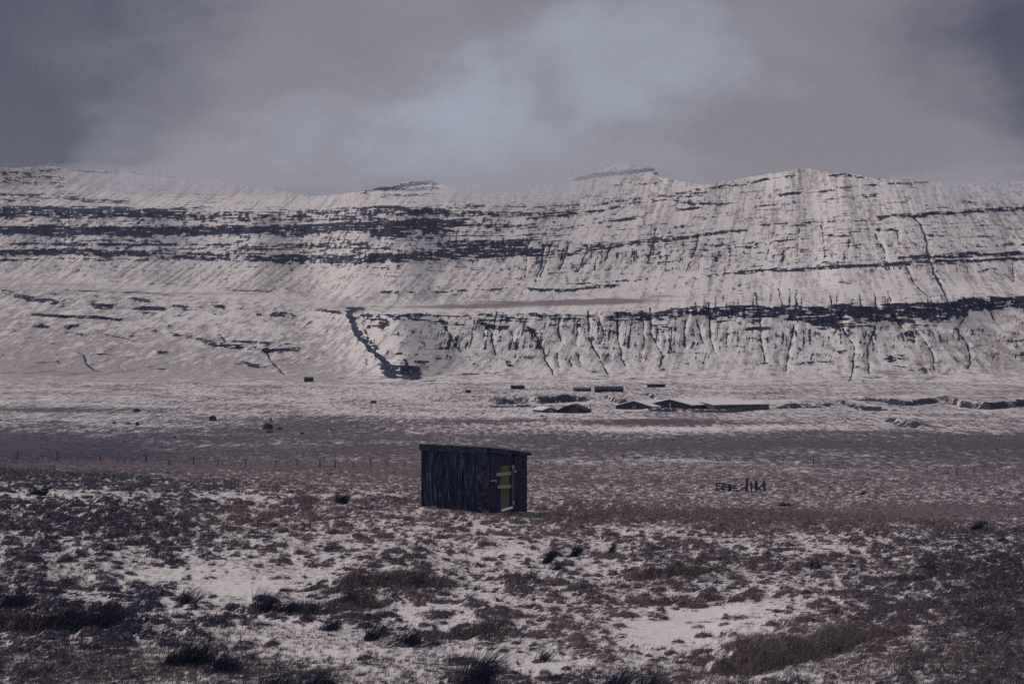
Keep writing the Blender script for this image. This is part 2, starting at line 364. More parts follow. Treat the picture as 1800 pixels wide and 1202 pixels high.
# ------------------------------------------------------------------ ground sheet
def build_ground():
    Ds = [3.0]
    while Ds[-1] < 1180:
        d = Ds[-1]
        s = .03 if d < 18 else .006 if d < 30 else .0016 if d < 76 else .0023 if d < 700 else .0030
        Ds.append(d * (1 + s))
    Ds[-1] = 1180.
    Ds = np.array(Ds); us = np.arange(-520, 2321, 2.5)
    U, D = np.meshgrid(us, Ds)
    dz, f = relief(U, D)
    Z = base_z(U, D) + dz
    X = f['X']
    co = np.stack([X, D, Z], -1)
    # exposure of the vegetation: faces turned to the camera (lee of the snow-bearing wind) keep no snow
    dzy = np.gradient(dz, axis=0) / np.maximum(np.gradient(D, axis=0), 1e-6)
    dzx = np.gradient(dz, axis=1) / np.maximum(np.gradient(X, axis=1), 1e-6)
    near = 1 - sst(170, 330, D)
    lee = np.clip(dzy * .85 - dzx * .35, -.6, .9)
    nr2 = 1 - sst(650, 900, D)
    vb = np.interp(f['veg'], [0, .3, .45, .6, .75, 1.0], [-.08, .13, .25, .35, .48, .76])
    mound = sst(.05, .34, f['m1']) * .34 + sst(.05, .30, f['m2']) * .24 + .06 * frost_map(U, f['y'])
    v = near * (vb + mound) + (1 - near) * (f['veg'] + .2 * f['m3'] - .02) + nr2 * (.75 + .55 * near) * lee + .55 * f['face']
    v = v + .16 * fbm(X / 2.2, D / 2.2, 3, 70) * near + .62 * (.6 * fbm(X / .42, D / .34, 4, 76, .6) + .75 * fbm(X / .20, D / .20, 3, 80, .6)) * (1 - sst(90, 160, D)) + (1 - near) * (.42 * fbm(X / 40, D / 60, 4, 71) + .30 * sst(330, 560, D) * fbm(X / 3.0, D / 30, 4, 77) + .55 * (1 - sst(330, 560, D)) * fbm(X / 1.5, D / 6.5, 4, 78)) + (1 - near) * .2 * fbm(X / 14, D / 5, 3, 72)
    # banks end in bare peat or rock
    rock = f['rock'] * (1.2 + .5 * fbm(X / 12, D / 12, 3, 73))
    y = f['y']
    scat = np.exp(-((U - 1290) / 60) ** 2 - ((y - 717) / 6) ** 2) * .62 + np.exp(-((U - 1230) / 120) ** 2 - ((y - 722) / 3) ** 2) * .4
    scat = scat + .33 * np.exp(-((U - 890) / 45) ** 2 - ((y - 700) / 8) ** 2) + .3 * np.exp(-((U - 1560) / 110) ** 2 - ((y - 712) / 9) ** 2)
    rock = np.maximum(rock, scat * (1 + 1.4 * fbm(X / 5, D / 5, 3, 74)))
    rock = rock + .62 * sst(320, 450, D) * sst(.30, .45, fbm(X / (1.5 + D / 700), D / 12, 3, 75) + .2 * fbm(X / 40, D / 60, 2, 79))
    o = np_mesh('ground', co.reshape(-1, 3), grid_faces(len(Ds), len(us)), mg,
                dict(veg=v, tone=f['tone'], rock=rock, far=sst(280, 520, D)))
    return struct(o), (U, D, Z, v, f)
exec_ground = build_ground
ground, GF = build_ground()

# ------------------------------------------------------------------ mountain sheet
SKY = [(-600, 280), (-300, 284), (-100, 290), (0, 295), (30, 296), (60, 293), (95, 293), (130, 298), (190, 300), (250, 304), (310, 311), (380, 316), (425, 318),
       (445, 326), (500, 337), (545, 345), (580, 343), (620, 338), (650, 334), (662, 330), (690, 328), (712, 320), (735, 319), (762, 317), (772, 324), (790, 329),
       (820, 334), (860, 336), (900, 337), (930, 335), (945, 330), (1000, 322), (1012, 313), (1035, 306), (1060, 297), (1078, 290), (1095, 288), (1108, 289), (1118, 294),
       (1148, 296), (1155, 303), (1160, 311), (1190, 317), (1230, 325), (1290, 317), (1330, 309), (1380, 302), (1405, 297), (1430, 297), (1445, 303), (1475, 304), (1500, 305),
       (1530, 313), (1580, 315), (1634, 319), (1700, 321), (1760, 322), (1800, 318), (1900, 312), (2100, 300), (2400, 290)]
# bands: points, thickness px, density
BD = [
 ([(-500, 300), (0, 305), (60, 301), (100, 298), (170, 302), (255, 306), (312, 312)], 5, .62), ([(-500, 315), (0, 314), (60, 312), (110, 318)], 26, .5),
 ([(-500, 340), (0, 342), (80, 345), (150, 352), (230, 356)], 6, .7), ([(0, 352), (90, 350), (150, 345)], 5, .5), ([(190, 322), (260, 325)], 3, .5),
 ([(-500, 372), (0, 372), (200, 373), (330, 379)], 15, .85), ([(330, 379), (450, 383), (560, 378), (620, 372)], 13, .46),
 ([(620, 372), (700, 369), (760, 372), (792, 375)], 12, .80), ([(790, 375), (870, 376), (960, 379)], 8, .52), ([(540, 386), (620, 385), (700, 384)], 5, .6),
 ([(-500, 404), (0, 404), (150, 407), (250, 409), (350, 406), (495, 403)], 12, 1.05), ([(510, 406), (580, 401), (660, 398), (720, 396), (780, 394), (822, 392)], 13, .92),
 ([(652, 404), (680, 409), (712, 404)], 20, 1.0), ([(720, 400), (770, 404), (800, 398)], 14, .8), ([(820, 396), (870, 398), (945, 401)], 7, .62),
 ([(20, 429), (200, 430), (400, 430)], 4, .72), ([(100, 422), (260, 424)], 3, .5), ([(480, 435), (560, 433), (640, 432)], 8, .52), ([(780, 432), (830, 427), (880, 428), (925, 427)], 10, .82),
 ([(-500, 443), (0, 444), (100, 442), (190, 445), (262, 446)], 8, .9), ([(260, 446), (340, 450), (425, 453)], 10, .60), ([(420, 454), (510, 455), (560, 456)], 12, .85),
 ([(555, 457), (650, 455), (740, 451), (800, 445), (850, 443), (945, 443)], 13, .82), ([(940, 446), (1000, 446), (1030, 443)], 10, .48), ([(400, 437), (520, 438), (620, 436)], 6, .42),
 ([(-200, 456), (60, 457)], 4, .6), ([(150, 456), (260, 457)], 3, .5),
 ([(640, 335), (700, 329), (740, 321), (772, 322)], 9, .95), ([(690, 334), (770, 330)], 7, .75), ([(660, 346), (770, 341)], 5, .6),
 ([(790, 362), (900, 363), (1010, 362)], 4, .52), ([(860, 374), (950, 379), (1030, 374), (1100, 362), (1150, 352), (1200, 345), (1240, 338)], 7, .58),
 ([(1010, 316), (1040, 309), (1100, 304), (1140, 298), (1156, 303)], 7, 1.2), ([(1060, 328), (1120, 324), (1150, 320), (1190, 317)], 4, .55),
 ([(960, 365), (1040, 360), (1100, 352), (1180, 342), (1225, 334), (1290, 326), (1345, 316), (1400, 308)], 5, .60),
 ([(1180, 352), (1253, 360), (1319, 351), (1385, 341), (1436, 337), (1480, 331), (1546, 325), (1575, 324), (1634, 319)], 5, .66),
 ([(1323, 366), (1345, 361), (1392, 357)], 4, .62), ([(1450, 309), (1480, 308), (1505, 309)], 5, .75), ([(1590, 329), (1635, 330)], 4, .6), ([(1480, 312), (1560, 314), (1630, 319)], 3, .5),
 ([(1193, 369), (1230, 365)], 6, 1.0), ([(1045, 392), (1080, 388), (1110, 384)], 4, .95), ([(1000, 399), (1030, 396)], 3, .8), ([(1495, 348), (1515, 344), (1542, 343)], 5, .8),
 ([(1334, 396), (1407, 390), (1491, 389), (1546, 384)], 4, .58), ([(1546, 384), (1575, 379), (1612, 380), (1656, 375), (1700, 373), (1744, 369), (1800, 366), (1950, 360), (2400, 340)], 7, .90),
 ([(1180, 421), (1224, 415), (1271, 408), (1310, 406)], 6, .9), ([(1180, 400), (1210, 397)], 4, .7), ([(1012, 444), (1063, 434), (1120, 428), (1182, 420)], 9, .66),
 ([(1028, 437), (1062, 434)], 15, .85), ([(1455, 414), (1495, 413)], 4, .85), ([(1498, 407), (1540, 403), (1580, 406)], 6, .72), ([(1308, 428), (1378, 423), (1455, 415)], 3, .62),
 ([(1180, 444), (1253, 437), (1320, 432)], 13, .42), ([(1100, 452), (1180, 447)], 8, .36),
 ([(1240, 485), (1282, 481)], 5, .85), ([(1301, 479), (1363, 474), (1407, 475), (1455, 470), (1502, 468), (1546, 466), (1594, 463), (1638, 459), (1692, 459), (1800, 454), (2400, 440)], 6, .90),
 ([(1583, 455), (1638, 450), (1692, 449), (1751, 448), (1800, 445), (2400, 430)], 8, .85), ([(1762, 430), (1900, 429)], 5, .8), ([(1440, 461), (1500, 459)], 3, .5),
 ([(1170, 549), (1246, 548), (1290, 549), (1385, 551)], 20, .86), ([(1380, 551), (1436, 553), (1509, 552), (1583, 551), (1640, 550), (1700, 543)], 31, 1.0), ([(1680, 538), (1729, 535), (1800, 533), (2400, 522)], 24, 1.02),
 ([(1600, 556), (1660, 560), (1700, 550)], 16, .75), ([(1319, 578), (1347, 579)], 7, .85), ([(1436, 576), (1480, 572), (1541, 571)], 9, .68), ([(1590, 572), (1656, 572)], 5, .66), ([(1250, 562), (1300, 565), (1370, 563)], 10, .55),
 ([(-40, 500), (0, 512), (44, 523), (106, 534)], 9, .62), ([(160, 536), (200, 539)], 10, .66), ([(238, 526), (262, 528)], 6, .85), ([(240, 541), (285, 542)], 7, .8), ([(250, 551), (274, 549)], 6, .7),
 ([(308, 540), (342, 543)], 8, .6), ([(368, 533), (396, 541)], 6, .7), ([(60, 553), (120, 556), (165, 558), (211, 562)], 5, .95), ([(64, 572), (84, 574)], 6, .85), ([(120, 585), (138, 586)], 4, .9), ([(115, 575), (140, 570)], 6, .6),
 ([(346, 598), (380, 604), (410, 609), (440, 610), (475, 616), (527, 613)], 8, .78), ([(300, 588), (340, 592)], 6, .55), ([(420, 600), (530, 606)], 4, .5), ([(428, 638), (450, 643)], 6, .85), ([(173, 622), (192, 623)], 5, .6),
 ([(280, 617), (292, 618)], 4, .6), ([(445, 551), (520, 553)], 10, .45), ([(560, 544), (602, 550)], 6, .8), ([(275, 648), (290, 649)], 3, .8), ([(110, 510), (240, 514), (350, 522)], 2.5, .6),
 ([(400, 510), (480, 512)], 3, .62),
 ([(608, 543), (642, 545)], 9, 1.0), ([(640, 556), (668, 562), (684, 570)], 14, .9), ([(664, 553), (700, 556), (741, 553), (785, 556), (845, 557)], 5, .72), ([(842, 566), (870, 576), (897, 577)], 8, .95), ([(700, 562), (760, 566)], 7, .5),
 ([(770, 565), (800, 572)], 9, .72), ([(925, 577), (944, 583)], 8, .9), ([(968, 573), (1000, 575)], 7, .72), ([(1003, 565), (1020, 572)], 6, .66), ([(1080, 553), (1147, 553), (1182, 549)], 9, .74), ([(1150, 575), (1182, 571)], 9, .85), ([(1130, 562), (1180, 560)], 8, .55),
 ([(645, 575), (688, 571)], 7, .8), ([(672, 650), (700, 653), (735, 658)], 22, 1.1), ([(630, 585), (650, 602), (668, 618)], 10, .9), ([(730, 636), (756, 637)], 6, .8), ([(828, 634), (840, 640)], 11, .8), ([(885, 634), (900, 642)], 10, .85), ([(690, 620), (704, 621)], 4, .7),
 ([(850, 638), (862, 646)], 10, .5), ([(1095, 655), (1104, 664)], 5, .6), ([(640, 636), (668, 640)], 6, .5), ([(735, 623), (770, 621)], 4, .5),
 ([(672, 513), (696, 513)], 4, .85), ([(720, 513), (770, 513), (818, 511), (884, 508)], 3.5, .72), ([(845, 561), (930, 557), (1010, 559), (1100, 557), (1190, 556)], 13, .60), ([(700, 566), (840, 572)], 10, .42),
 ([(928, 509), (964, 509), (994, 511), (1041, 506), (1081, 502)], 5.5, .92), ([(994, 500), (1092, 494), (1140, 490)], 3, .66),
 ([(1553, 632), (1600, 628)], 12, .55), ([(1780, 600), (1830, 640)], 26, .55), ([(1335, 640), (1365, 640)], 7, .6), ([(1410, 638), (1450, 640)], 10, .48), ([(1180, 638), (1205, 640)], 6, .6), ([(1570, 645), (1640, 650)], 14, .42),
]
GL = [
 ([(612, 545), (622, 575), (628, 590), (645, 608), (665, 625), (678, 640), (686, 655), (696, 664)], 15, 1.15), ([(642, 548), (636, 570), (650, 600)], 5, .6), ([(712, 632), (720, 655), (728, 664)], 7, .9),
 ([(780, 562), (784, 578), (792, 592), (800, 608), (812, 622)], 2.6, .95), ([(843, 560), (862, 582), (867, 600), (871, 626)], 2.8, .95), ([(848, 580), (852, 602)], 2, .8), ([(898, 582), (904, 606)], 2, .7),
 ([(924, 571), (937, 582), (953, 611), (962, 640), (974, 662)], 3.2, 1.0), ([(983, 556), (982, 582), (987, 604)], 2.8, .95), ([(1034, 545), (1034, 589), (1045, 615), (1060, 641), (1070, 662)], 3.2, 1.0),
 ([(1050, 549), (1062, 589), (1052, 608)], 2.2, .9), ([(1085, 549), (1085, 589), (1092, 626), (1102, 650)], 2.6, .95), ([(1015, 571), (1012, 611)], 2.4, .8), ([(1016, 622), (1020, 644)], 2.8, .8), ([(980, 620), (981, 654)], 2.2, .8), ([(1000, 632), (1007, 648)], 2.4, .8),
 ([(1142, 540), (1145, 589), (1166, 626), (1158, 648)], 2.8, .95), ([(1166, 582), (1170, 612)], 2, .8), ([(1157, 576), (1158, 606)], 2, .7), ([(1130, 548), (1132, 600), (1125, 640)], 2, .6),
 ([(1209, 538), (1203, 580), (1202, 615)], 2.6, .8), ([(1223, 531), (1226, 571), (1235, 606)], 3, 1.0), ([(1246, 530), (1248, 597), (1260, 624)], 2.6, .9), ([(1328, 514), (1337, 567), (1338, 608), (1345, 641)], 2.8, .95),
 ([(1368, 505), (1376, 545)], 2.8, .8), ([(1388, 505), (1388, 545)], 2.4, .8), ([(1400, 507), (1398, 550)], 5, .9), ([(1396, 571), (1388, 610), (1380, 655)], 2.4, .8), ([(1460, 512), (1462, 545)], 3, .9), ([(1472, 515), (1470, 545)], 2.4, .8), ([(1510, 515), (1515, 550)], 3, .9),
 ([(1478, 545), (1482, 582), (1502, 608), (1498, 655), (1491, 672)], 2.8, .9), ([(1537, 516), (1542, 564), (1524, 611), (1528, 659)], 3, .95), ([(1521, 580), (1518, 610)], 2, .7), ([(1280, 575), (1276, 610)], 2.4, .6),
 ([(1605, 381), (1618, 396), (1625, 414), (1634, 454), (1641, 480), (1652, 500), (1667, 531)], 3.0, 1.05), ([(1640, 462), (1641, 486)], 5, 1.0), ([(1537, 410), (1550, 432), (1564, 476)], 2.4, .9), ([(1590, 465), (1605, 498), (1634, 524)], 2.4, .9),
 ([(1696, 524), (1694, 560), (1681, 578), (1700, 608), (1706, 625), (1701, 650)], 3, .98), ([(1605, 575), (1619, 592), (1638, 619), (1643, 655)], 2.2, .85), ([(1570, 555), (1585, 575), (1610, 600)], 2, .7), ([(1729, 516), (1738, 545), (1750, 566)], 3, .85), ([(1780, 460), (1782, 500)], 2.4, .8), ([(1560, 512), (1568, 535)], 2.2, .8),
 ([(1360, 408), (1354, 430), (1345, 460)], 2, .7), ([(1443, 395), (1447, 420), (1450, 455)], 2.2, .8), ([(1385, 415), (1378, 440), (1374, 465)], 2.2, .7), ([(1406, 400), (1402, 430), (1404, 450)], 2, .6), ([(1492, 420), (1490, 458)], 2, .7), ([(1576, 405), (1583, 440)], 2, .7), ([(1590, 405), (1608, 430)], 1.8, .6),
 ([(928, 424), (925, 460), (923, 490)], 2, .7), ([(955, 428), (953, 465), (940, 495)], 2.4, .9), ([(968, 428), (960, 458), (948, 490)], 2.2, .85), ([(998, 430), (990, 462), (980, 478)], 2.6, .9), ([(1034, 430), (1030, 445), (1015, 480)], 3, .9), ([(1075, 430), (1062, 462)], 3.4, .95),
 ([(1152, 400), (1150, 425), (1136, 466)], 2.8, .95), ([(1228, 415), (1222, 440), (1205, 480)], 2.6, .85), ([(1200, 440), (1192, 470)], 2, .7), ([(1270, 420), (1262, 450), (1250, 480)], 2, .6), ([(883, 425), (882, 480)], 1.8, .6),
 ([(135, 617), (148, 625), (152, 640), (165, 650), (188, 657)], 3.4, 1.0), ([(468, 619), (476, 634), (490, 650), (507, 668)], 3, .95), ([(385, 586), (396, 600), (405, 610)], 2.2, .8), ([(100, 634), (118, 646)], 2.4, .7), ([(164, 573), (174, 582), (190, 590), (225, 596), (250, 606)], 1.8, .75), ([(207, 641), (214, 650), (220, 656)], 1.6, .8), ([(128, 572), (116, 585)], 1.6, .8),
 ([(1520, 664), (1512, 680)], 2, .7), ([(1672, 648), (1666, 655), (1640, 663), (1605, 680)], 2, .7),
]
def build_mountain():
    us = np.arange(-460, 2261, 1.15)
    nrow = 560
    sk = np.interp(us, [p[0] for p in SKY], [p[1] for p in SKY])
    sk = sk + 1.6 * fbm(us / 17, us * 0 + 2, 4, 90) + .7 * fbm(us / 5, us * 0, 2, 91)
    ft = base_y(us, np.full(us.shape, 1180.))
    t = np.linspace(0, 1, nrow)[:, None]
    k1 = np.exp(-np.linspace(-2, 2, 41) ** 2); k1 /= k1.sum()
    sks = np.convolve(np.pad(sk, 20, mode='edge'), k1, 'valid')
    Y = ft[None] + (sks - ft)[None] * t + (sk - sks)[None] * t ** 14
    U = np.broadcast_to(us[None], Y.shape).copy()
    # strata coordinate (bands climb to the right on the upper face)
    upn = 1 - sst(470, 540, Y)
    S = Y + upn * np.interp(U, [-500, 0, 900, 1300, 1800, 2300], [0, 0, 0, 35, 62, 80]) + (1 - upn) * np.interp(U, [-500, 600, 1300, 1800], [0, 0, 0, 6])
    wy = 2.0 * fbm(U / 26, S / 40, 4, 101) + 1.0 * fbm(U / 7, S / 12, 3, 102)
    wx = 3.0 * fbm(U / 60, Y / 16, 3, 103) + 1.1 * fbm(U / 20, Y / 6, 3, 104)
    streak = fbm(U / 5.0, Y / 26, 3, 105); stra = fbm(U / 34, S / 2.6, 4, 106); pat = fbm(U / 15, S / 7, 4, 107); big = fbm(U / 70, S / 14, 3, 108)
    rock = np.zeros(Y.shape); gul = np.zeros(Y.shape)
    for pts, th, de in BD:
        xs = np.array([p[0] for p in pts], float); ys = np.array([p[1] for p in pts], float)
        i0, i1 = np.searchsorted(us, [xs[0] - 16, xs[-1] + 16])
        if i1 <= i0: continue
        u = U[:, i0:i1]; yc = np.interp(u, xs, ys); d = Y[:, i0:i1] + wy[:, i0:i1] * min(1, .35 + th / 12) - yc
        thk = 1.3 if (xs[0] < 800 and 365 < ys[0] < 460 and th > 6) else 1.0
        th2 = th * thk * .5 * (1 + .55 * big[:, i0:i1])
        end = sst(xs[0] - 14, xs[0] + 10, u + 6 * pat[:, i0:i1]) * (1 - sst(xs[-1] - 10, xs[-1] + 14, u + 6 * pat[:, i0:i1]))
        e = sst(-th2 - 1.2, -th2 + .9, d) * (1 - sst(th2 * .6 - .8, th2 * 1.25 + 2.0, d + 1.6 * streak[:, i0:i1]))
        ext = de + (.16 if (xs[-1] < 620 and ys[0] > 495) else 0)
        val = e * end * (ext - .12 + .95 * stra[:, i0:i1] + .55 * pat[:, i0:i1] + .40 * streak[:, i0:i1])
        rock[:, i0:i1] = np.maximum(rock[:, i0:i1], val)
    for pts, w, de in GL:
        ys = np.array([p[1] for p in pts], float); xs = np.array([p[0] for p in pts], float)
        if ys[0] > ys[-1]: ys = ys[::-1]; xs = xs[::-1]
        x0, x1 = xs.min() - 40, xs.max() + 40
        i0, i1 = np.searchsorted(us, [x0, x1])
        u = U[:, i0:i1]; yy = Y[:, i0:i1]
        d = np.abs(u + wx[:, i0:i1] * min(1.3, .5 + w / 6) - np.interp(yy, ys, xs))
        end = sst(ys[0] - 3, ys[0] + 3, yy) * (1 - sst(ys[-1] - 6, ys[-1] + 3, yy))
        wd = w * .42 * (1.0 + .9 * pat[:, i0:i1])
        e = (1 - sst(wd * .55, wd * 1.25 + .9, d)) * end
        rock[:, i0:i1] = np.maximum(rock[:, i0:i1], e * (de + .06 + .75 * pat[:, i0:i1] + .35 * streak[:, i0:i1]))
        gul[:, i0:i1] = np.maximum(gul[:, i0:i1], (1 - sst(0, w * 2.6 + 2, d)) * end)
    lean0 = np.interp(U, [-500, 700, 1300, 1800], [1.2, .8, 0, -.6])
    # dark wet streaks hanging over the two thick cliffs
    for ya, yb, ua, ub, st_ in ((516, 548, 1190, 2260, .85), (548, 612, 740, 1330, .95), (572, 604, 1240, 1750, .8), (424, 474, 900, 1330, .75), (372, 470, 300, 900, .35), (440, 476, 1330, 1800, .55)):
        m_ = sst(ua, ua + 60, U) * (1 - sst(ub - 60, ub, U)) * sst(ya, ya + 12, Y + 22 * pat) * (1 - sst(yb, yb + 6, Y))
        rock = np.maximum(rock, m_ * st_ * sst(.12, .34, fbm((U + .35 * lean0 * (Y - 480)) / 5.0, Y / 80, 3, 133) + .15 * pat) * (.75 + .5 * streak))
    # many faint ledges and little gullies everywhere on the two steep faces
    bench = np.interp(U, [-520, 0, 290, 480, 620, 900, 1160, 1400, 1800, 2300], [478, 492, 514, 520, 540, 540, 530, 520, 506, 500])
    upper = 1 - sst(bench - 12, bench, Y)
    upface = upper * sst(sk[None] + 4, sk[None] + 40, Y)
    lowright = (1 - upper) * sst(590, 660, U)
    lz = (upface * (1 - sst(bench - 60, bench - 28, Y) * .85) + .5 * lowright)
    led = sst(.13, .40, fbm(U / 80, S / 2.1, 4, 111) + .35 * big) * lz
    rock = np.maximum(rock, led * .47)
    cliffz = upface * (U < 1000) * sst(355, 368, Y) * (1 - sst(455, 462, Y))
    rock = rock + cliffz * (.19 + .34 * stra + .1 * streak)
    lg = sst(.20, .46, fbm(U / 3.6 + .08 * Y, Y / 22, 3, 112) + .25 * pat) * (lowright * sst(545, 560, Y) * (1 - sst(625, 655, Y)) + upface * (U > 880) * sst(415, 430, Y) * (1 - sst(470, 486, Y)) * .8)
    rock = np.maximum(rock, lg * .62)
    stones = sst(.34, .5, fbm(U / 3.0, Y / 2.0, 3, 113)) * ((1 - upper) * .55 + .3 * sst(bench - 45, bench - 8, Y) * upper)
    rock = np.maximum(rock, stones * .72)
    lefth = (1 - upper) * (1 - sst(590, 660, U))
    # scree streaks, running down-left on the left, straight down on the right
    lean = np.interp(U, [-500, 300, 700, 1000, 1300, 1500, 1800, 2300], [1.5, 1.5, 1.0, .55, .3, -.25, -.8, -.8])
    q = U + lean * (Y - 480)
    scree = fbm(q / 10, Y / 70, 3, 120); scree2 = fbm(q / 26, Y / 110, 3, 121); roll = fbm((U - 2.0 * (Y - 600)) / 60, (Y + .25 * U) / 12, 4, 122)
    thin = .30 + upper * (.75 * np.maximum(scree, -.3) + .45 * scree2) + lowright * (.5 * scree + .45 * scree2) + lefth * (.55 * roll + .14 + .3 * sst(620, 660, Y))
    fin2 = fbm(q / 6, Y / 14, 3, 125)
    thin = thin + .55 * fin2 + .22 * (1 - sst(60, 420, U)) + .2 * sst(1640, 1850, U) + .25 * (1 - upper) * (1 - sst(560, 640, U)) * sst(560, 620, Y) + .30 * sst(bench - 40, bench - 5, Y) * upper * (U > 380) * (U < 900) + .18 * stra + .30 * led  # extra tint at far left and right is edge darkening painted into the snow
    thin = thin + .35 * np.exp(-((U - 1720) / 160) ** 2 - ((Y - 610) / 40) ** 2) + .25 * sst(640, 672, Y)
    foot_ = sst(-26, -4, Y - ft[None])
    thin = thin * (1 - .5 * foot_) + foot_ * (.22 + .8 * fbm(U / 50, Y / 2.2, 4, 128))
    heath = np.zeros(Y.shape)
    for bx, by, rx, ry, a in [(960, 533, 170, 6, .75), (1080, 528, 110, 5, .6), (820, 540, 120, 5, .6), (620, 540, 130, 4, .4), (1160, 520, 50, 4, .5), (350, 516, 170, 3.5, .5), (120, 500, 160, 4, .45), (500, 527, 120, 4, .45),
                              (1065, 632, 16, 13, .55), (1620, 640, 60, 16, .45), (1440, 632, 60, 18, .35), (1750, 640, 80, 24, .4), (300, 655, 400, 5, .35), (90, 640, 120, 30, .35), (1560, 655, 50, 9, .45), (850, 632, 60, 14, .25)]:
        heath = heath + a * np.exp(-((U - bx) / rx) ** 2 - ((Y - by) / ry) ** 2)
    # ---- depth of every point: steep on the ledges, gentle on the benches; real relief in metres
    dy = (ft - sks)[None] / (nrow - 1)
    tb = (ft[None] - bench) / (ft - sk)[None]
    lowslope = np.interp(U, [-500, 560, 640, 2300], [2.2, 2.0, 1.25, 1.25])
    bwid = np.exp(-((Y - bench) / 7.0) ** 2)
    grow = lowslope * (1 + 7 * np.exp(-((ft[None] - Y) / 14.0) ** 2)) * (1 - upper) + bwid * np.interp(U, [-500, 300, 1000, 1500, 2300], [75, 75, 70, 45, 40]) + upper * np.interp(U, [-500, 700, 1200, 2300], [2.1, 2.0, 1.9, 2.1])
    topl = (1 - sst(362, 376, Y)) * sst(-50, 260, U) * (1 - sst(640, 820, U)) * 24 + (1 - sst(312, 330, Y)) * np.exp(-((U - 1090) / 110) ** 2) * 7
    grow = grow + topl + (1 - sst(340, 362, Y)) * np.exp(-((U - 880) / 80) ** 2) * 9
    rk = np.clip(rock, 0, 1)
    grow = grow * (1 - .82 * sst(.3, .7, rk) * (1 - bwid)) * (1 + .25 * pat)
    # smooth sideways so that neighbouring columns agree
    kk = np.exp(-np.linspace(-2, 2, 121) ** 2); kk /= kk.sum()
    Gp = np.pad(grow, ((0, 0), (60, 60)), mode='edge'); sm = np.zeros(grow.shape)
    for i, w in enumerate(kk): sm += w * Gp[:, i:i + grow.shape[1]]
    Dm = 1180 + np.cumsum(sm * dy, axis=0) - sm[:1] * dy
    edge = sst(0, .04, t) 
    spur = fbm(q / 75, Y / 300, 3, 130); spur2 = fbm(q / 24, Y / 120, 3, 131)
    Dm = Dm + edge * ((9 * spur + 3.2 * spur2 + 1.3 * scree + 1.2 * pat + .8 * fin2) * (upper + lowright * .8) + 6 * lefth * roll + 4 * gul + 1.2 * stra * sst(.3, .7, rk))
    X = Dm * (U - 900) / F; Z = EYE + (601 - Y) / F * Dm
    # the far side, so that the ridge has a back
    bx, by_, bz = [], [], []
    for j, (dd, dzz) in enumerate([(12, -1.5), (60, -14), (300, -120), (900, -420)]):
        Db = Dm[-1] + dd; bx.append(Db * (us - 900) / F); by_.append(Db); bz.append(np.maximum(Z[-1] + dzz, -28))
    X = np.vstack([X] + bx); Dd = np.vstack([Dm] + by_); Z = np.vstack([Z] + bz)
    pad = lambda A: np.vstack([A, np.repeat(A[-1:], 4, 0)])
    co = np.stack([X, Dd, Z], -1).reshape(-1, 3)
    o = np_mesh('mountain', co, grid_faces(nrow + 4, len(us)), mm, dict(rock=pad(rock), thin=pad(thin), heath=pad(heath)))
    struct(o)
    return Dm, us, Y
Dm, mus, mY = build_mountain()
def at_mountain(u, y):
    i = int(np.searchsorted(mus, u)); c = mY[:, i]
    j = int(np.argmin(np.abs(c - y))); D = Dm[j, i]
    return Vector((D * (u - 900) / F, D, EYE + (601 - c[j]) / F * D))

# ------------------------------------------------------------------ object helpers
def tag(o, label=None, cat=None, group=None, kind=None):
    if label: o['label'] = label
    if cat: o['category'] = cat
    if group: o['group'] = group
    if kind: o['kind'] = kind
    return o
def empty(name, loc, rz=0.0):
    o = bpy.data.objects.new(name, None); o.empty_display_size = .2; C.objects.link(o)
    o.location = loc; o.rotation_euler = (0, 0, rz); return o
class MB:
    def __init__(s): s.bm = bmesh.new()
    def hexa(s, p):
        v = [s.bm.verts.new(q) for q in p]
        for f in ((0, 3, 2, 1), (4, 5, 6, 7), (0, 1, 5, 4), (1, 2, 6, 5), (2, 3, 7, 6), (3, 0, 4, 7)):
            s.bm.faces.new([v[i] for i in f])
        return s
    def box(s, x0, x1, y0, y1, z0, z1):
        return s.hexa([(x0, y0, z0), (x1, y0, z0), (x1, y1, z0), (x0, y1, z0), (x0, y0, z1), (x1, y0, z1), (x1, y1, z1), (x0, y1, z1)])
    def beam(s, a, b, w, d=None, taper=1.0):
        a = Vector(a); b = Vector(b); d = d or w
        ax = (b - a).normalized(); side = ax.cross(Vector((0, 1, 0)))
        if side.length < .1: side = ax.cross(Vector((1, 0, 0)))
        side.normalize(); up = side.cross(ax).normalized()
        p = []
        for c, t in ((a, 1.0), (b, taper)):
            for sx, sy in ((-1, -1), (1, -1), (1, 1), (-1, 1)):
                p.append(c + side * sx * w * .5 * t + up * sy * d * .5 * t)
        return s.hexa(p)
    def prism(s, prof, y0, y1):
        """closed profile in XZ swept along Y"""
        a = [s.bm.verts.new((x, y0, z)) for x, z in prof]; b = [s.bm.verts.new((x, y1, z)) for x, z in prof]
        n = len(prof); s.bm.faces.new(a); s.bm.faces.new(b[::-1])
        for i in range(n): s.bm.faces.new([a[i], b[i], b[(i + 1) % n], a[(i + 1) % n]])
        return s
    def build(s, name, mat, parent=None, bevel=0.0, loc=None):
        bmesh.ops.recalc_face_normals(s.bm, faces=s.bm.faces[:])
        me = bpy.data.meshes.new(name); s.bm.to_mesh(me); s.bm.free(); me.materials.append(mat)
        o = bpy.data.objects.new(name, me); C.objects.link(o)
        if parent: o.parent = parent
        if loc is not None: o.location = loc
        if bevel:
            m = o.modifiers.new('bevel', 'BEVEL'); m.width = bevel; m.segments = 2; m.limit_method = 'ANGLE'
        return o

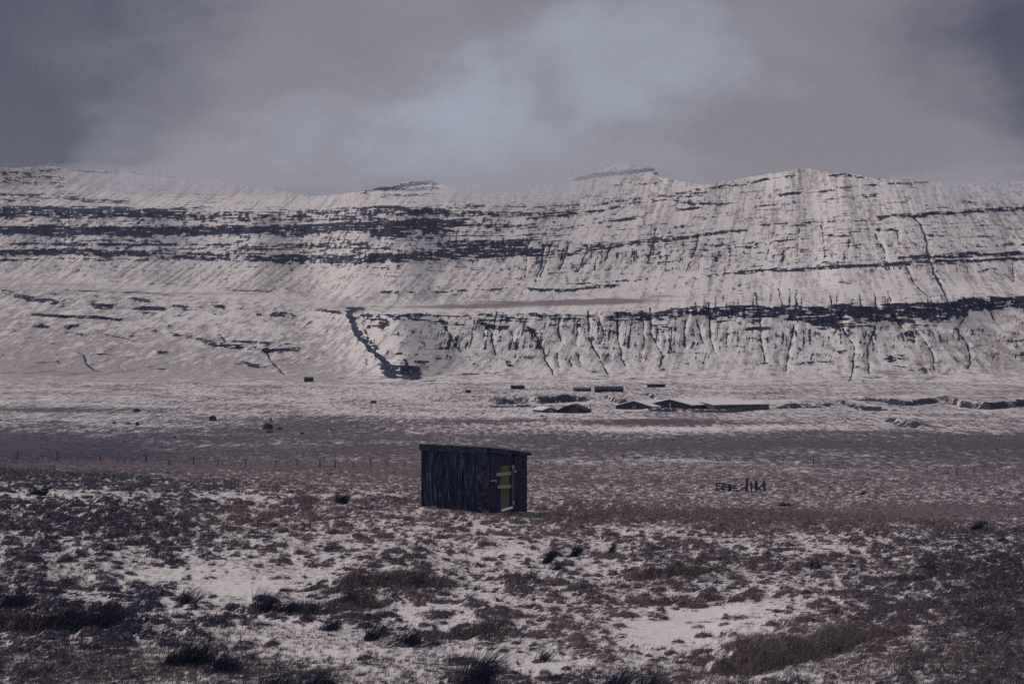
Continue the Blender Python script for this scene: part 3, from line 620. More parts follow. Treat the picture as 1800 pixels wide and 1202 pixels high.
def simple_mat(name, c1, c2, scale=(1, 1, 1), sc=4.0, lo=.35, hi=.65, rough=.85, c3=None, bump=.3, sc3=9.0, lo3=.6, hi3=.7):
    m, k, b = new_mat(name)
    tc = k.node('ShaderNodeTexCoord').outputs['Object']
    v = k.v('MULTIPLY', tc, scale)
    n = k.noise(v, sc, 5, .62, .2)
    c = k.mix(k.ss(n, lo, hi), rgb(*c1), rgb(*c2))
    if c3: c = k.mix(k.ss(k.noise(v, sc3, 4, .6), lo3, hi3), c, rgb(*c3))
    k.l.new(c, b.inputs['Base Color']); b.inputs['Roughness'].default_value = rough
    bp = k.node('ShaderNodeBump'); bp.inputs['Strength'].default_value = bump; bp.inputs['Distance'].default_value = .02
    k.l.new(n, bp.inputs['Height']); k.l.new(bp.outputs[0], b.inputs['Normal'])
    return m
M = dict(
 plank=simple_mat('tarred_planks', (.007, .014, .042), (.022, .034, .074), (4, 4, .25), 3.0, .4, .6, .75, c3=(.110, .125, .160), bump=.5, sc3=6.0, lo3=.54, hi3=.66),
 rust=simple_mat('rusting_sheet', (.010, .022, .058), (.045, .050, .085), (1, 1, 1.2), 5.0, .4, .6, .7, c3=(.110, .082, .090), bump=.4, sc3=4.5, lo3=.52, hi3=.62),
 board=simple_mat('dark_painted_board', (.016, .018, .056), (.032, .032, .074), (3, 3, .6), 4.0, .3, .7, .8, c3=(.060, .062, .085), sc3=11, lo3=.66, hi3=.78),
 felt=simple_mat('roofing_felt', (.008, .018, .055), (.040, .055, .090), (2, 2, 3), 5.0, .42, .6, .9, c3=(.13, .14, .165), sc3=8, lo3=.55, hi3=.65),
 green=simple_mat('green_painted_boards', (.066, .112, .058), (.095, .148, .080), (16, 16, .5), 2.0, .35, .65, .6, c3=(.035, .085, .045), sc3=4, lo3=.6, hi3=.75),
 wood=simple_mat('weathered_wood', (.25, .21, .175), (.36, .31, .26), (3, 3, 3), 5, .35, .65, .85, c3=(.07, .06, .06), sc3=11),
 greywood=simple_mat('grey_wood', (.055, .055, .078), (.115, .108, .125), (4, 4, 1), 5, .35, .65, .85),
 post=simple_mat('old_fence_wood', (.022, .030, .058), (.060, .064, .088), (6, 6, 1), 5, .35, .65, .9, c3=(.11, .115, .13)),
 snow=simple_mat('roof_snow', (.76, .70, .71), (.82, .76, .77), (.3, .3, .3), 1, .3, .7, .9, bump=.1),
 farwall=simple_mat('dark_barn_wall', (.010, .018, .048), (.028, .036, .066), (.3, .3, .3), 1, .3, .7, .9, bump=.1),
 greywall=simple_mat('grey_barn_wall', (.075, .078, .110), (.115, .112, .140), (.3, .3, .3), 1, .3, .7, .9, bump=.1),
 redwall=simple_mat('plum_wall', (.030, .018, .046), (.050, .030, .060), (.3, .3, .3), 1, .3, .7, .9, bump=.1),
 bluepaint=simple_mat('teal_door_paint', (.020, .060, .110), (.030, .080, .130), (.3, .3, .3), 1, .3, .7, .7, bump=.1),
 pale=simple_mat('pale_pane', (.22, .20, .24), (.30, .27, .31), (.3, .3, .3), 1, .3, .7, .5, bump=.05),
 stone=simple_mat('dark_basalt', (.016, .020, .046), (.062, .062, .088), (1, 1, 1), 1.2, .35, .65, .9, c3=(.14, .13, .15), sc3=3.0, lo3=.62, hi3=.72, bump=.7),
 slab=simple_mat('wet_slab', (.055, .070, .095), (.110, .115, .140), (1, 1, 1), 3, .35, .65, .7, c3=(.62, .57, .59), sc3=4.0, lo3=.56, hi3=.64, bump=.5),
)

# ------------------------------------------------------------------ the shed
def build_shed():
    D0 = 68.3; X0 = D0 * (860.5 - 900) / F
    a = R_(30)
    dL = Vector((-math.cos(a), math.sin(a), 0)); dR = Vector((math.sin(a), math.cos(a), 0))
    L1, L2 = 2.92, 2.72
    root = empty('shed', (X0, D0, 0.0))
    tag(root, 'small dark weathered timber shed with a green door strip standing alone on the snowy moor', 'shed')
    # local frame: l along the long left wall, r along the door wall
    def P(l, r, z, out=0.0): return dL * l + dR * r + Vector((0, 0, z))
    def top(l, r): return 2.235 + .018 * l - .112 * r
    def slab(mb, l0, l1, r0, r1, z0, z1):      # box in the shed frame; z1 may be 'top' minus something
        f = (lambda l, r: z1) if not callable(z1) else z1
        g = (lambda l, r: z0) if not callable(z0) else z0
        mb.hexa([P(l0, r0, g(l0, r0)), P(l1, r0, g(l1, r0)), P(l1, r1, g(l1, r1)), P(l0, r1, g(l0, r1)),
                 P(l0, r0, f(l0, r0)), P(l1, r0, f(l1, r0)), P(l1, r1, f(l1, r1)), P(l0, r1, f(l0, r1))])
    rnd = random.Random(4)
    under = lambda l, r: top(l, r) - .10
    # plank wall on the long side (door wall is r direction at l = 0)
    mb = MB(); l = .56
    while l < L1 - .02:
        w = rnd.uniform(.075, .125); e = min(l + w, L1)
        o = rnd.uniform(-.010, .012)
        slab(mb, l, e - rnd.uniform(.006, .014), -.012 + o, .03, -.40, lambda a_, b_: under(a_, b_) - .04)
        l = e
    mb.build('plank_wall', M['plank'], root)
    mb = MB(); slab(mb, .0, L1 - .005, .03, .07, -.40, under); mb.build('lining', M['farwall'], root)
    # rusting corrugated sheet at the near corner
    mb = MB(); l = .02
    for i in range(12):
        x0 = .02 + i * .0445
        slab(mb, x0, x0 + .030, -.020, .03, -.38, lambda a_, b_: under(a_, b_) - .06)
        slab(mb, x0 + .030, x0 + .0445, -.008, .03, -.38, lambda a_, b_: under(a_, b_) - .06)
    mb.build('corner_sheet', M['rust'], root)
    # far and back walls
    mb = MB(); slab(mb, L1 - .04, L1, .07, L2, -.40, under); mb.build('side_wall', M['plank'], root)
    mb = MB(); slab(mb, .05, L1 - .04, L2 - .04, L2, -.50, under); mb.build('back_wall', M['plank'], root)
    # door wall panels, r measured from the corner
    def fr(px): return (px - 860.5) / 67.0 * L2
    def zz(py, px): # height of a photograph row on the door wall
        r = fr(px); Dp = D0 + r * math.cos(a); return EYE + (601 - py) / F * Dp
    mb = MB(); slab(mb, .0, .05, -.012, fr(880), -.40, under); mb.build('door_wall_panel', M['board'], root)
    mb = MB(); slab(mb, .0, .05, fr(880) + .003, fr(897), zz(817, 888), under); mb.build('lintel_panel', M['board'], root)
    mb = MB(); slab(mb, .0, .05, fr(904), fr(912) - .01, -.60, under); mb.build('door_wall_panel', M['board'], root)
    mb = MB()
    r = fr(912)
    while r < fr(922):
        slab(mb, -.014, .05, r, r + .045, -.60, under); slab(mb, -.002, .05, r + .045, r + .068, -.60, under); r += .068
    mb.build('rust_panel', M['rust'], root)
    mb = MB(); slab(mb, .0, .05, r + .003, L2, -.60, under); mb.build('door_wall_panel', M['board'], root)
    # dark jamb beside the door and the upright post
    mb = MB(); slab(mb, .04, .09, fr(896), fr(904), -.60, under); mb.build('door_recess', M['farwall'], root)
    post = MB(); slab(post, -.030, .03, fr(899.0), fr(902.6), zz(890, 901), zz(816, 901)); post = post.build('door_post', M['greywood'], root)
    mb = MB(); slab(mb, -.050, -.031, fr(898.6), fr(901.9), zz(824, 900), zz(817.5, 900)); mb.build('block', M['wood'], post)
    mb = MB(); slab(mb, -.050, -.031, fr(898.9), fr(902.6), zz(887, 900), zz(880, 900)); mb.build('block', M['wood'], post)
    # green door of narrow boards
    dr = None
    mb = MB(); n = 4; r0, r1 = fr(880.2), fr(895.8)
    for i in range(n):
        x0 = r0 + (r1 - r0) * i / n
        slab(mb, .012, .045, x0, x0 + (r1 - r0) / n - .012, -.16, zz(818, 888))
    dr = mb.build('door', M['green'], root); dr['label'] = 'faded green boarded door'
    mb = MB(); slab(mb, .03, .06, r0, r1 + .1, -.5, zz(818, 888)); mb.build('door_backing', M['farwall'], dr)
    def batten(px0, py0, px1, py1, h, mat, par, nm, o0=-.055, o1=-.016):
        mb = MB(); ra, rb = fr(px0), fr(px1); za, zb = zz(py0, px0), zz(py1, px1)
        mb.hexa([P(o0, ra, za - h), P(o1, ra, za - h), P(o1, rb, zb - h), P(o0, rb, zb - h), P(o0, ra, za), P(o1, ra, za), P(o1, rb, zb), P(o0, rb, zb)])
        return mb.build(nm, mat, par)
    batten(871.2, 830.6, 896.2, 828.6, .125, M['wood'], dr, 'batten')
    batten(873.2, 852.2, 896.2, 851.2, .120, M['wood'], dr, 'batten')
    batten(861.5, 843.2, 871.0, 843.0, .06, M['wood'], root, 'latch_bar')
    batten(863.5, 845.4, 868.0, 845.6, .05, M['farwall'], root, 'latch_bar')
    batten(901.5, 826.8, 906.5, 826.4, .065, M['wood'], root, 'hasp')
    # snow lying on the sill, a thin wedge
    mb = MB(); ra, rb = fr(879.6), fr(898.5)
    za, zb = zz(895.8, 880), zz(890.2, 898)
    mb.hexa([P(-.10, ra, za - .05), P(.02, ra, za - .05), P(.02, rb, zb - .05), P(-.10, rb, zb - .05), P(-.06, ra, za), P(.02, ra, za + .01), P(.02, rb, zb + .01), P(-.06, rb, zb)])
    mb.build('snowy_sill', M['snow'], root)
    # roof: one slope, board edge all round
    mb = MB(); slab(mb, -.10, L1 + .05, -.07, L2 + .16, lambda l, r: top(l, r) - .06, top); roof = mb.build('roof', M['felt'], root)
    mb = MB(); slab(mb, .02, L1 + .04, -.060, -.030, lambda l, r: top(l, r) - .235, lambda l, r: top(l, r) - .062); mb.build('fascia', M['felt'], roof)
    mb = MB(); slab(mb, -.085, -.055, -.060, L2 * .50, lambda l, r: top(l, r) - .19, lambda l, r: top(l, r) - .062); mb.build('fascia', M['felt'], roof)
    mb = MB(); slab(mb, -.085, -.055, L2 * .50 + .004, L2 + .15, lambda l, r: top(l, r) - .13, lambda l, r: top(l, r) - .062); mb.build('fascia', M['board'], roof)
    # corner post and foot board
    mb = MB(); slab(mb, -.018, .02, -.030, -.013, -.40, lambda l, r: top(l, r) - .24); mb.build('corner_trim', M['plank'], root)
    return root, P, fr
shed, SP, sfr = build_shed()
# low slab in front of the door
def lumpy_slab(name, pts, z0, th, mat, seed):
    rnd = random.Random(seed); bm = bmesh.new()
    n = len(pts); top = []; mid = []; bot = []
    cx = sum(p[0] for p in pts) / n; cy = sum(p[1] for p in pts) / n
    for ring, sc, dz in ((top, .90, th), (mid, 1.0, th * .6), (bot, 1.03, -.12)):
        for x, y, zb in pts:
            ring.append(bm.verts.new((cx + (x - cx) * sc + rnd.uniform(-.02, .02), cy + (y - cy) * sc + rnd.uniform(-.02, .02), zb + dz + rnd.uniform(-.012, .012))))
    bm.faces.new(top)
    for A, B in ((top, mid), (mid, bot)):
        for i in range(n): bm.faces.new([A[i], B[i], B[(i + 1) % n], A[(i + 1) % n]])
    bmesh.ops.recalc_face_normals(bm, faces=bm.faces[:])
    me = bpy.data.meshes.new(name); bm.to_mesh(me); bm.free(); me.materials.append(mat)
    o = bpy.data.objects.new(name, me); C.objects.link(o); return o
pts = []
o0 = Vector(shed.location)
for l, r in ((-.05, -.15), (-.35, -.1), (-.75, .4), (-.8, 1.3), (-.9, 2.3), (-.7, 3.3), (-.3, 3.6), (-.02, 3.0), (-.02, 2.0), (-.02, 1.0)):
    p = o0 + SP(l, r, 0); u = 900 + p.x * F / p.y
    pts.append((p.x, p.y, float(base_z(np.array([u]), np.array([p.y]))[0]) + .0))
sl = lumpy_slab('doorstep_slab', pts, 0, .05, M['slab'], 3)
tag(sl, 'long low grey stone slab with patchy snow lying at the foot of the shed door', 'doorstep')

# ------------------------------------------------------------------ fences
def fence(name, label, posts, hgt, seed, group=None):
    rnd = random.Random(seed)
    p0 = at(*posts[len(posts) // 2][:2])
    root = empty(name, p0); tag(root, label, 'fence', group)
    tops = []
    for (u, y, h) in posts:
        p = at(u, y) - p0; z1 = h * p0.y / F
        lean = rnd.uniform(-.06, .06); w = rnd.choice((.07, .08, .095)) * (1.25 if h > 15 else 1)
        q = p + Vector((lean, rnd.uniform(-.04, .04), z1))
        MB().beam(p - Vector((0, 0, .5)), q, w, w, .85).build('post', M['post'], root)
        tops.append((p, q))
    mb = MB()
    for (a, b), (c, d) in zip(tops, tops[1:]):
        for f in (.88, .60, .34):
            mb.beam(a.lerp(b, f) - Vector((0, .06, 0)), c.lerp(d, f) - Vector((0, .06, 0)), .012)
    mb.build('wire', M['post'], root)
    return root
lp = [(30, 812, 14), (101, 812, 14), (176, 813, 15), (220, 815, 12), (257, 817, 19), (297, 819, 9), (340, 821, 12), (382, 822, 15), (431, 823, 14), (484, 823, 15), (523, 823, 17), (563, 824, 16), (588, 825, 18), (621, 824, 12), (651, 825, 14), (681, 823, 13), (712, 823, 12)]
fence('wire_fence', 'long fence of thin dark wooden posts crossing the moor to the left of the shed', lp, 1.2, 2, 'old post and wire fences')
rp = [(951, 821, 9), (967, 820, 9), (1000, 818, 9), (1059, 815, 11), (1096, 813, 14), (1114, 813, 12), (1153, 813, 10), (1165, 813, 10), (1177, 812, 10), (1191, 812, 10), (1206, 811, 9), (1240, 812, 9), (1276, 812, 10), (1316, 812, 11), (1362, 814, 12), (1377, 814, 10), (1395, 816, 11), (1430, 817, 12), (1453, 819, 10), (1482, 820, 10), (1536, 825, 12), (1601, 828, 10), (1630, 830, 14), (1666, 829, 9), (1682, 832, 16), (1712, 834, 14), (1746, 838, 16), (1782, 840, 12), (1830, 844, 13)]
fence('wire_fence', 'long fence of thin dark wooden posts crossing the moor to the right of the shed', rp, 1.0, 5, 'old post and wire fences')
p = at(1256, 812); fr_ = empty('fallen_rail', p); tag(fr_, 'dark rail leaning at a slant against the distant right-hand fence', 'rail')
s_ = p.y / F
MB().beam((-.0, 0, 9 * s_), (9 * s_, 0, -.1), .14).build('rail', M['post'], fr_)

# ------------------------------------------------------------------ derelict sheep pen
def build_pen():
    D = depth_at(1300, 868); u0, y0 = 1300.0, 868.0
    zg = float(full_z(np.array([u0]), np.array([D]))[0])
    root = empty('sheep_pen', (D * (u0 - 900) / F, D, zg)); s = D / F
    tag(root, 'broken down wooden sheep pen of slatted hurdles and leaning posts on the moor', 'pen')
    def q(x, y, d=0.0): 
        u = 1220 + x / 11.25; v = 820 + y / 11.25
        return Vector(((u - u0) * s, d, (y0 - v) * s))
    def bar(x0, y0_, x1, y1, w, name='rail', par=root, d0=0., d1=0., mat='post'):
        return MB().beam(q(x0, y0_, d0), q(x1, y1, d1), w * .9, w * .6).build(name, M[mat], par)
    h = empty('hurdle', (0, 0, 0)); h.parent = root
    mb = MB()
    for yy, dx in ((340, 0), (395, 0), (445, 0), (495, 0)):
        mb.beam(q(450, yy, .3), q(700, yy + 22, -.3), .105, .05)
    h2 = mb.build('hurdle_slats', M['post'], root)
    bpy.data.objects.remove(h)
    for x, a, b_ in ((445, 318, 545), (575, 345, 530), (690, 350, 520)):
        MB().beam(q(x, a), q(x - 6, b_ + 20), .11).build('stile', M['post'], h2)
    MB().beam(q(455, 520, -.1), q(575, 400, .3), .07).build('brace', M['post'], h2)
    mb = MB()
    for yy in (395, 435, 480): mb.beam(q(730, yy, -.2), q(885, yy + 10, .8), .10, .05)
    h3 = mb.build('hurdle_slats', M['post'], root)
    MB().beam(q(790, 390, .2), q(790, 500, .2), .08).build('stile', M['post'], h3)
    bar(716, 350, 720, 560, .20, 'post')
    bar(1052, 236, 1030, 570, .22, 'post')
    bar(1160, 330, 1168, 520, .13, 'post', d0=1.0, d1=1.0); bar(1238, 288, 1236, 480, .17, 'post', d0=.6, d1=.6); bar(1275, 320, 1282, 500, .10, 'post', d0=.9, d1=.9)
    bar(1392, 300, 1412, 510, .20, 'post', d0=.3, d1=.3); bar(1180, 345, 1182, 500, .08, 'post', d0=1.4, d1=1.4)
    bar(810, 530, 1025, 408, .13, 'fallen_rail'); bar(1275, 445, 1405, 322, .15, 'fallen_rail', d0=.2, d1=.2); bar(1055, 552, 1275, 492, .12, 'fallen_rail', d0=-.3, d1=.4)
    bar(1275, 470, 1335, 462, .10, 'fallen_rail', d0=.5, d1=.5); bar(1040, 540, 1110, 500, .08, 'fallen_rail', d0=.4, d1=.8)
    bar(1290, 490, 1330, 470, .09, 'fallen_rail')
build_pen()

# ------------------------------------------------------------------ far farm buildings
def gable_house(name, label, cat, px, py, wpx, eave_px, ridge_px, length, ang, wall='farwall', roof='snow', group=None, windows=0, wallside=None, door=None, sink=1.0):
    """gable end faces the camera-left side; ang = angle of the ridge from the view direction (degrees, to the right)"""
    p = at(px, py); s = p.y / F
    root = empty(name, p, -R_(ang)); tag(root, label, cat, group)
    W_ = wpx * s / max(.3, math.cos(R_(ang))); he = eave_px * s; hr = ridge_px * s; hw = W_ / 2
    MB().prism([(-hw, -sink), (hw, -sink), (hw, he), (0, hr - .02), (-hw, he)], 0, length).build('wall', M[wall], root)
    t = .28
    rf = MB().prism([(-hw - .5, he - .1), (0, hr), (hw + .5, he - .1), (hw + .5, he + t - .1), (0, hr + t), (-hw - .5, he + t - .1)], -.35, length + .35).build('roof', M[roof], root)
    for i in range(windows):
        y0 = length * (i + .5) / windows - .6
        MB().box(hw + .003, hw + .06, y0, y0 + 1.2, he * .35, he * .75).build('window', M['pale'], root)
    if door:
        x0, x1, z1, mt = door
        MB().box(x0 * hw, x1 * hw, -.06, -.004, -.3, z1 * hr).build('door', M[mt], root)
    return root
gable_house('barn', 'leftmost dark gabled barn with a snow covered roof in the row below the cliffs', 'barn', 1115, 720, 62, 5.5, 15.0, 34, 44, group='snow roofed barns', door=(-.12, .12, .45, 'greywall'))
gable_house('barn', 'middle dark gabled barn with a snow covered roof, widest of the row', 'barn', 1178, 721, 70, 6.0, 15.0, 38, 44, group='snow roofed barns', door=(-.03, .03, .6, 'pale'))
gable_house('barn', 'rightmost long grey walled barn with a snowy roof beside the heap of dark rubble', 'barn', 1232, 721, 40, 7.0, 11.5, 26, 62, wall='greywall', group='snow roofed barns')
gable_house('shed_hall', 'small raised grey gabled building standing behind the snowy barn roofs', 'barn', 1227, 713, 36, 6.0, 12.0, 12, 25, wall='greywall', roof='greywall')
gable_house('farmhouse', 'plum and blue gabled farmhouse with a dark roof in front of the quarry face', 'house', 1004, 724, 50, 3.5, 14.0, 12, 12, wall='redwall', roof='redwall', door=(-.1, .48, .70, 'bluepaint'))
gable_house('outbuilding', 'small grey outbuilding with a snowy roof attached left of the gabled farmhouse', 'outbuilding', 967, 724, 24, 5.0, 9.5, 9, -25, wall='greywall', roof='snow', door=(-.1, .35, .5, 'pale'))
def low_hut(name, label, cat, px, py, wpx, hpx, depth, roof='farwall', wall='farwall', rise=.4, group=None, rz=0.0, mono=True):
    p = at(px, py) if py > 674 else at_mountain(px, py); s = p.y / F
    root = empty(name, p, rz); tag(root, label, cat, group)
    w = wpx * s; h = hpx * s
    MB().box(-w / 2, w / 2, 0, depth, -1.2, h).build('wall', M[wall], root)
    MB().hexa([(-w / 2 - .2, -.25, h), (w / 2 + .2, -.25, h), (w / 2 + .2, depth, h + rise), (-w / 2 - .2, depth, h + rise),
               (-w / 2 - .2, -.25, h + .25), (w / 2 + .2, -.25, h + .25), (w / 2 + .2, depth, h + rise + .25), (-w / 2 - .2, depth, h + rise + .25)]).build('roof', M[roof], root)
    MB().box(-w * .1, w * .02, -.05, -.004, -.3, h * .7).build('door', M['greywall'], root)
    return root
low_hut('stone_hut', 'tiny grey hut alone on the snowy slope at the left foot of the mountain', 'hut', 543, 671, 16, 6.5, 4, roof='greywall', rz=.15)
low_hut('long_shed', 'short dark low shed on the snow above the left rock outcrops of the farm', 'shed', 910, 684, 24, 4, 5, rise=.6, roof='farwall')
low_hut('long_shed', 'dark low shed immediately left of the longest flat roofed shed', 'shed', 1024, 688, 30, 3.6, 6, rise=.8, roof='greywall')
low_hut('long_shed', 'longest dark flat shed standing on the snow above the farm', 'shed', 1071, 690, 50, 4.4, 9, rise=1.2, roof='farwall')
low_hut('long_shed', 'dark narrow shed by itself on the snow up and right of the farm', 'shed', 1154, 681, 31, 4.0, 5, rise=.2)
low_hut('stone_hut', 'tiny dark ruin far left of the farmhouse on open snow', 'hut', 823, 691, 9, 3.5, 3, rise=.2)
for (px0, px1, py, h, lab) in ((862, 903, 714, 2.0, 'thin dark field wall under the left rocks of the farm'), (908, 933, 714, 3.0, 'short dark banded wall just left of the snowy yard of the farmhouse')):
    a = at(px0, py); b_ = at(px1, py); s = a.y / F; r0 = a.lerp(b_, .5)
    o = MB(); rnd = random.Random(px0); n = 10
    for i in range(n):
        q0 = a.lerp(b_, i / n) - r0; q1 = a.lerp(b_, (i + .97) / n) - r0
        hh = h * s * rnd.uniform(.75, 1.1)
        o.hexa([(q0.x, q0.y - .4, q0.z - .8), (q1.x, q1.y - .4, q1.z - .8), (q1.x, q1.y + .4, q1.z - .8), (q0.x, q0.y + .4, q0.z - .8),
                (q0.x, q0.y - .3, q0.z + hh), (q1.x, q1.y - .3, q1.z + hh), (q1.x, q1.y + .3, q1.z + hh), (q0.x, q0.y + .3, q0.z + hh)])
    o = o.build('stone_wall', M['stone'], None, loc=r0); tag(o, lab, 'wall')
for (px, py, h, lab) in ((953, 718, 8, 'thin pole at the left end of the farmhouse outbuilding'), (1038, 718, 8, 'thin pole just right of the gabled farmhouse')):
    p = at(px, py); s = p.y / F
    r = empty('yard_pole', p); tag(r, lab, 'pole')
    MB().beam((0, 0, -.5), (0, 0, h * s), .32, .32, .8).build('pole', M['farwall'], r)
    MB().beam((-.5, -.2, h * s * .95), (.5, -.2, h * s * .95), .16).build('crossarm', M['farwall'], r)

# ------------------------------------------------------------------ boulders
def boulder(px, py, wpx, hpx, label, seed):
    p = at(px, py) if py > 675 else at_mountain(px, py); s = p.y / F
    bm = bmesh.new(); bmesh.ops.create_icosphere(bm, subdivisions=3, radius=1)
    rs = random.Random(seed); w = wpx * s / 2; h = hpx * s
    cuts = [Vector((rs.gauss(0, 1), rs.gauss(0, 1), rs.gauss(0, .6))).normalized() for _ in range(9)]
    for v in bm.verts:
        c = v.co.copy()
        for n in cuts:
            d = c.dot(n); lim = .72
            if d > lim: c -= n * (d - lim) * .9
        v.co = Vector((c.x * w, c.y * w * .8, c.z * h * .8 + h * .25))
    me = bpy.data.meshes.new('boulder'); bm.to_mesh(me); bm.free(); me.materials.append(M['stone'])
    o = bpy.data.objects.new('boulder', me); C.objects.link(o); o.location = p
    tag(o, label, 'boulder', 'boulders strewn over the lower slope')
for i, (px, py, w, h, lab) in enumerate([
  (240, 724, 14, 7, 'leftmost dark boulder on its own in the snow above the scattered stones'), (241, 751, 8, 7, 'small dark boulder at the right end of a low stony bank on the left'), (225, 747, 14, 4, 'flat dark boulder beside a smaller one on the left stony bank'),
  (374, 740, 17, 9, 'dark rounded boulder on a snowy hump halfway between the left edge and the shed'), (470, 754, 20, 12, 'largest dark boulder, at the edge of the dark heath left of the shed'), (474, 759, 16, 5, 'low flat stone in front of the largest dark boulder'),
  (492, 755, 12, 5, 'small dark stone right beside the largest boulder'), (531, 765, 9, 5, 'small dark stone on the heath right of the largest boulder'), (656, 710, 14, 5, 'flat dark stone on the open snow below the waterfall gully'), (201, 746, 8, 4, 'tiny dark stone left of the flat boulder on the stony bank'), (476, 738, 6, 3, 'tiny stone on the snow above the largest boulder'), (308, 771, 8, 4, 'lone small stone in the dark heath left of centre')]):
    boulder(px, py, w, h, lab, 40 + i)

# ------------------------------------------------------------------ grass and rushes
def blades(P0, H, lean_dir, lean, width, tint, rs, seg=3, curl=.5):
    """P0 (n,3) roots; returns vertices, faces and tint of curved tapering blades"""
    n = len(P0)
    a = rs.rand(n) * np.pi; side = np.stack([np.cos(a), np.sin(a) * .4, np.zeros(n)], -1)
    V = []
    for j in range(seg + 1):
        t = j / seg
        off = lean_dir * (lean * H * t ** (1 + curl))[:, None]
        up = np.zeros((n, 3)); up[:, 2] = H * (t - .45 * lean * t * t)
        c = P0 + off + up
        w = (width * (1 - t) ** .7 * .5)[:, None]
        if j < seg: V += [c - side * w, c + side * w]
        else: V += [c]
    V = np.stack(V, 1)                      # n, 2*seg+1, 3
    m = 2 * seg + 1; base = (np.arange(n) * m)[:, None]
    tr = []
    for j in range(seg - 1):
        a0 = 2 * j; tr += [[a0, a0 + 1, a0 + 3], [a0, a0 + 3, a0 + 2]]
    a0 = 2 * (seg - 1); tr += [[a0, a0 + 1, a0 + 2]]
    Fc = (base[:, None, :] + np.array(tr)[None]).reshape(-1, 3)
    return V.reshape(-1, 3), Fc, np.repeat(tint, m)

mgr, k, b = new_mat('dry_grass')
tt = k.attr('tint'); cr = k.node('ShaderNodeValToRGB'); k.l.new(tt, cr.inputs[0])
e = cr.color_ramp.elements
e[0].position = 0; e[0].color = rgb(.018, .022, .058)
e[1].position = 1; e[1].color = rgb(.52, .47, .47)
for p_, c_ in ((.25, (.052, .046, .080)), (.5, (.135, .088, .095)), (.75, (.27, .205, .20))):
    x = e.new(p_); x.color = rgb(*c_)
k.l.new(cr.outputs[0], b.inputs['Base Color']); b.inputs['Specular IOR Level'].default_value = .1
mru, k, b = new_mat('rush')
tt = k.attr('tint'); cr = k.node('ShaderNodeValToRGB'); k.l.new(tt, cr.inputs[0])
e = cr.color_ramp.elements
e[0].position = 0; e[0].color = rgb(.010, .018, .050); e[1].position = 1; e[1].color = rgb(.22, .20, .20)
x = e.new(.5); x.color = rgb(.026, .036, .066); x = e.new(.8); x.color = rgb(.095, .092, .115)
k.l.new(cr.outputs[0], b.inputs['Base Color'])

def ground_grass():
    rs = np.random.RandomState(11)
    U, D, Z, v, f = GF
    # sample roots over the near ground by world area
    sel = (D > 28) & (D < 100)
    Us, Ds = U[sel], D[sel]; vv = v[sel]; fc = f['face'][sel]; tn = f['tone'][sel]; Zs = Z[sel]
    area = Ds * Ds * np.where(Ds < 76, .0016, .0023) * (2.5 / F)
    inview = (Us > -160) & (Us < 1960)
    X = Ds * (Us - 900) / F
    grow = sst(.46, .72, vv + .25 * fbm(X / .25, Ds / .25, 2, 140)) + 1.6 * fc
    nearw = np.interp(Ds, [28, 45, 68, 100], [1.0, .8, .30, .06])
    w = area * grow * nearw * inview
    w[(np.abs(X + 1.1) < 2.0) & (Ds > 68.2) & (Ds < 73.5)] = 0
    w /= w.sum(); N = 330000
    idx = rs.choice(len(w), N, p=w)
    d = Ds[idx] * (1 + (rs.rand(N) - .5) * .0016); u = Us[idx] + (rs.rand(N) - .5) * 2.5
    P0 = np.stack([d * (u - 900) / F, d, Zs[idx] - .012], -1)
    long_ = fc[idx]
    H = (.055 + .115 * rs.rand(N) ** 1.4) * (1 + 1.4 * long_) * np.interp(vv[idx], [.4, .9], [.7, 1.15])
    wind = .5 * fbm(P0[:, 0] / 1.5, P0[:, 1] / 1.5, 2, 141)
    ang = rs.randn(N) * .9 + wind
    # blades fall to the right with the wind; on banks they hang down towards the camera
    ld = np.stack([np.cos(ang), np.sin(ang) * .6 - .3 - .8 * long_, np.zeros(N)], -1)
    lean = np.clip(.75 + .35 * rs.randn(N), .1, 1.6)
    tint = .25 + .40 * tn[idx] + .21 * rs.randn(N) + .12 * fbm(P0[:, 0] / .5, P0[:, 1] / .5, 2, 142) + .14 * long_ * (1 + fbm(P0[:, 0] / .35, P0[:, 1] / .35, 2, 143) * 1.5)
    frost = rs.rand(N) < (.28 + .12 * long_)
    tint = np.clip(np.where(frost, tint + .40, tint), 0, 1)
    V, Fc, T = blades(P0, H, ld, lean, np.interp(d, [28, 90], [.009, .022]) * (.7 + .6 * rs.rand(N)), tint, rs, 2, .4)
    o = np_mesh('grass', V, Fc, mgr, dict(tint=T), smooth=False)
    tag(o, 'dry brown and grey tussock grass poking through the snow on the near moor', 'grass', kind='stuff')
    # fine frosted stubble over the thinly covered snow
    grow2 = sst(.12, .40, vv) * (1 - sst(.6, .8, vv)) * area * nearw * inview * (Ds < 60) * (1 + 9 * frost_map(Us, f['y'][sel]))
    grow2 /= grow2.sum(); N = 230000
    idx = rs.choice(len(w), N, p=grow2)
    d = Ds[idx] * (1 + (rs.rand(N) - .5) * .0016); u = Us[idx] + (rs.rand(N) - .5) * 2.5
    P0 = np.stack([d * (u - 900) / F, d, Zs[idx] - .01], -1)
    H = .04 + .09 * rs.rand(N); ang = rs.randn(N) * .7
    ld = np.stack([np.cos(ang), np.sin(ang) * .6, np.zeros(N)], -1)
    tint = np.clip(.50 + .30 * rs.randn(N), .05, 1)
    V, Fc, T = blades(P0, H, ld, np.clip(.5 + .3 * rs.randn(N), 0, 1.3), np.full(N, .008), tint, rs, 2, .4)
    o = np_mesh('frosted_stubble', V, Fc, mgr, dict(tint=T), smooth=False)
    tag(o, 'fine frosted grass stubble scattered over the thin snow of the near moor', 'grass', kind='stuff')
ground_grass()

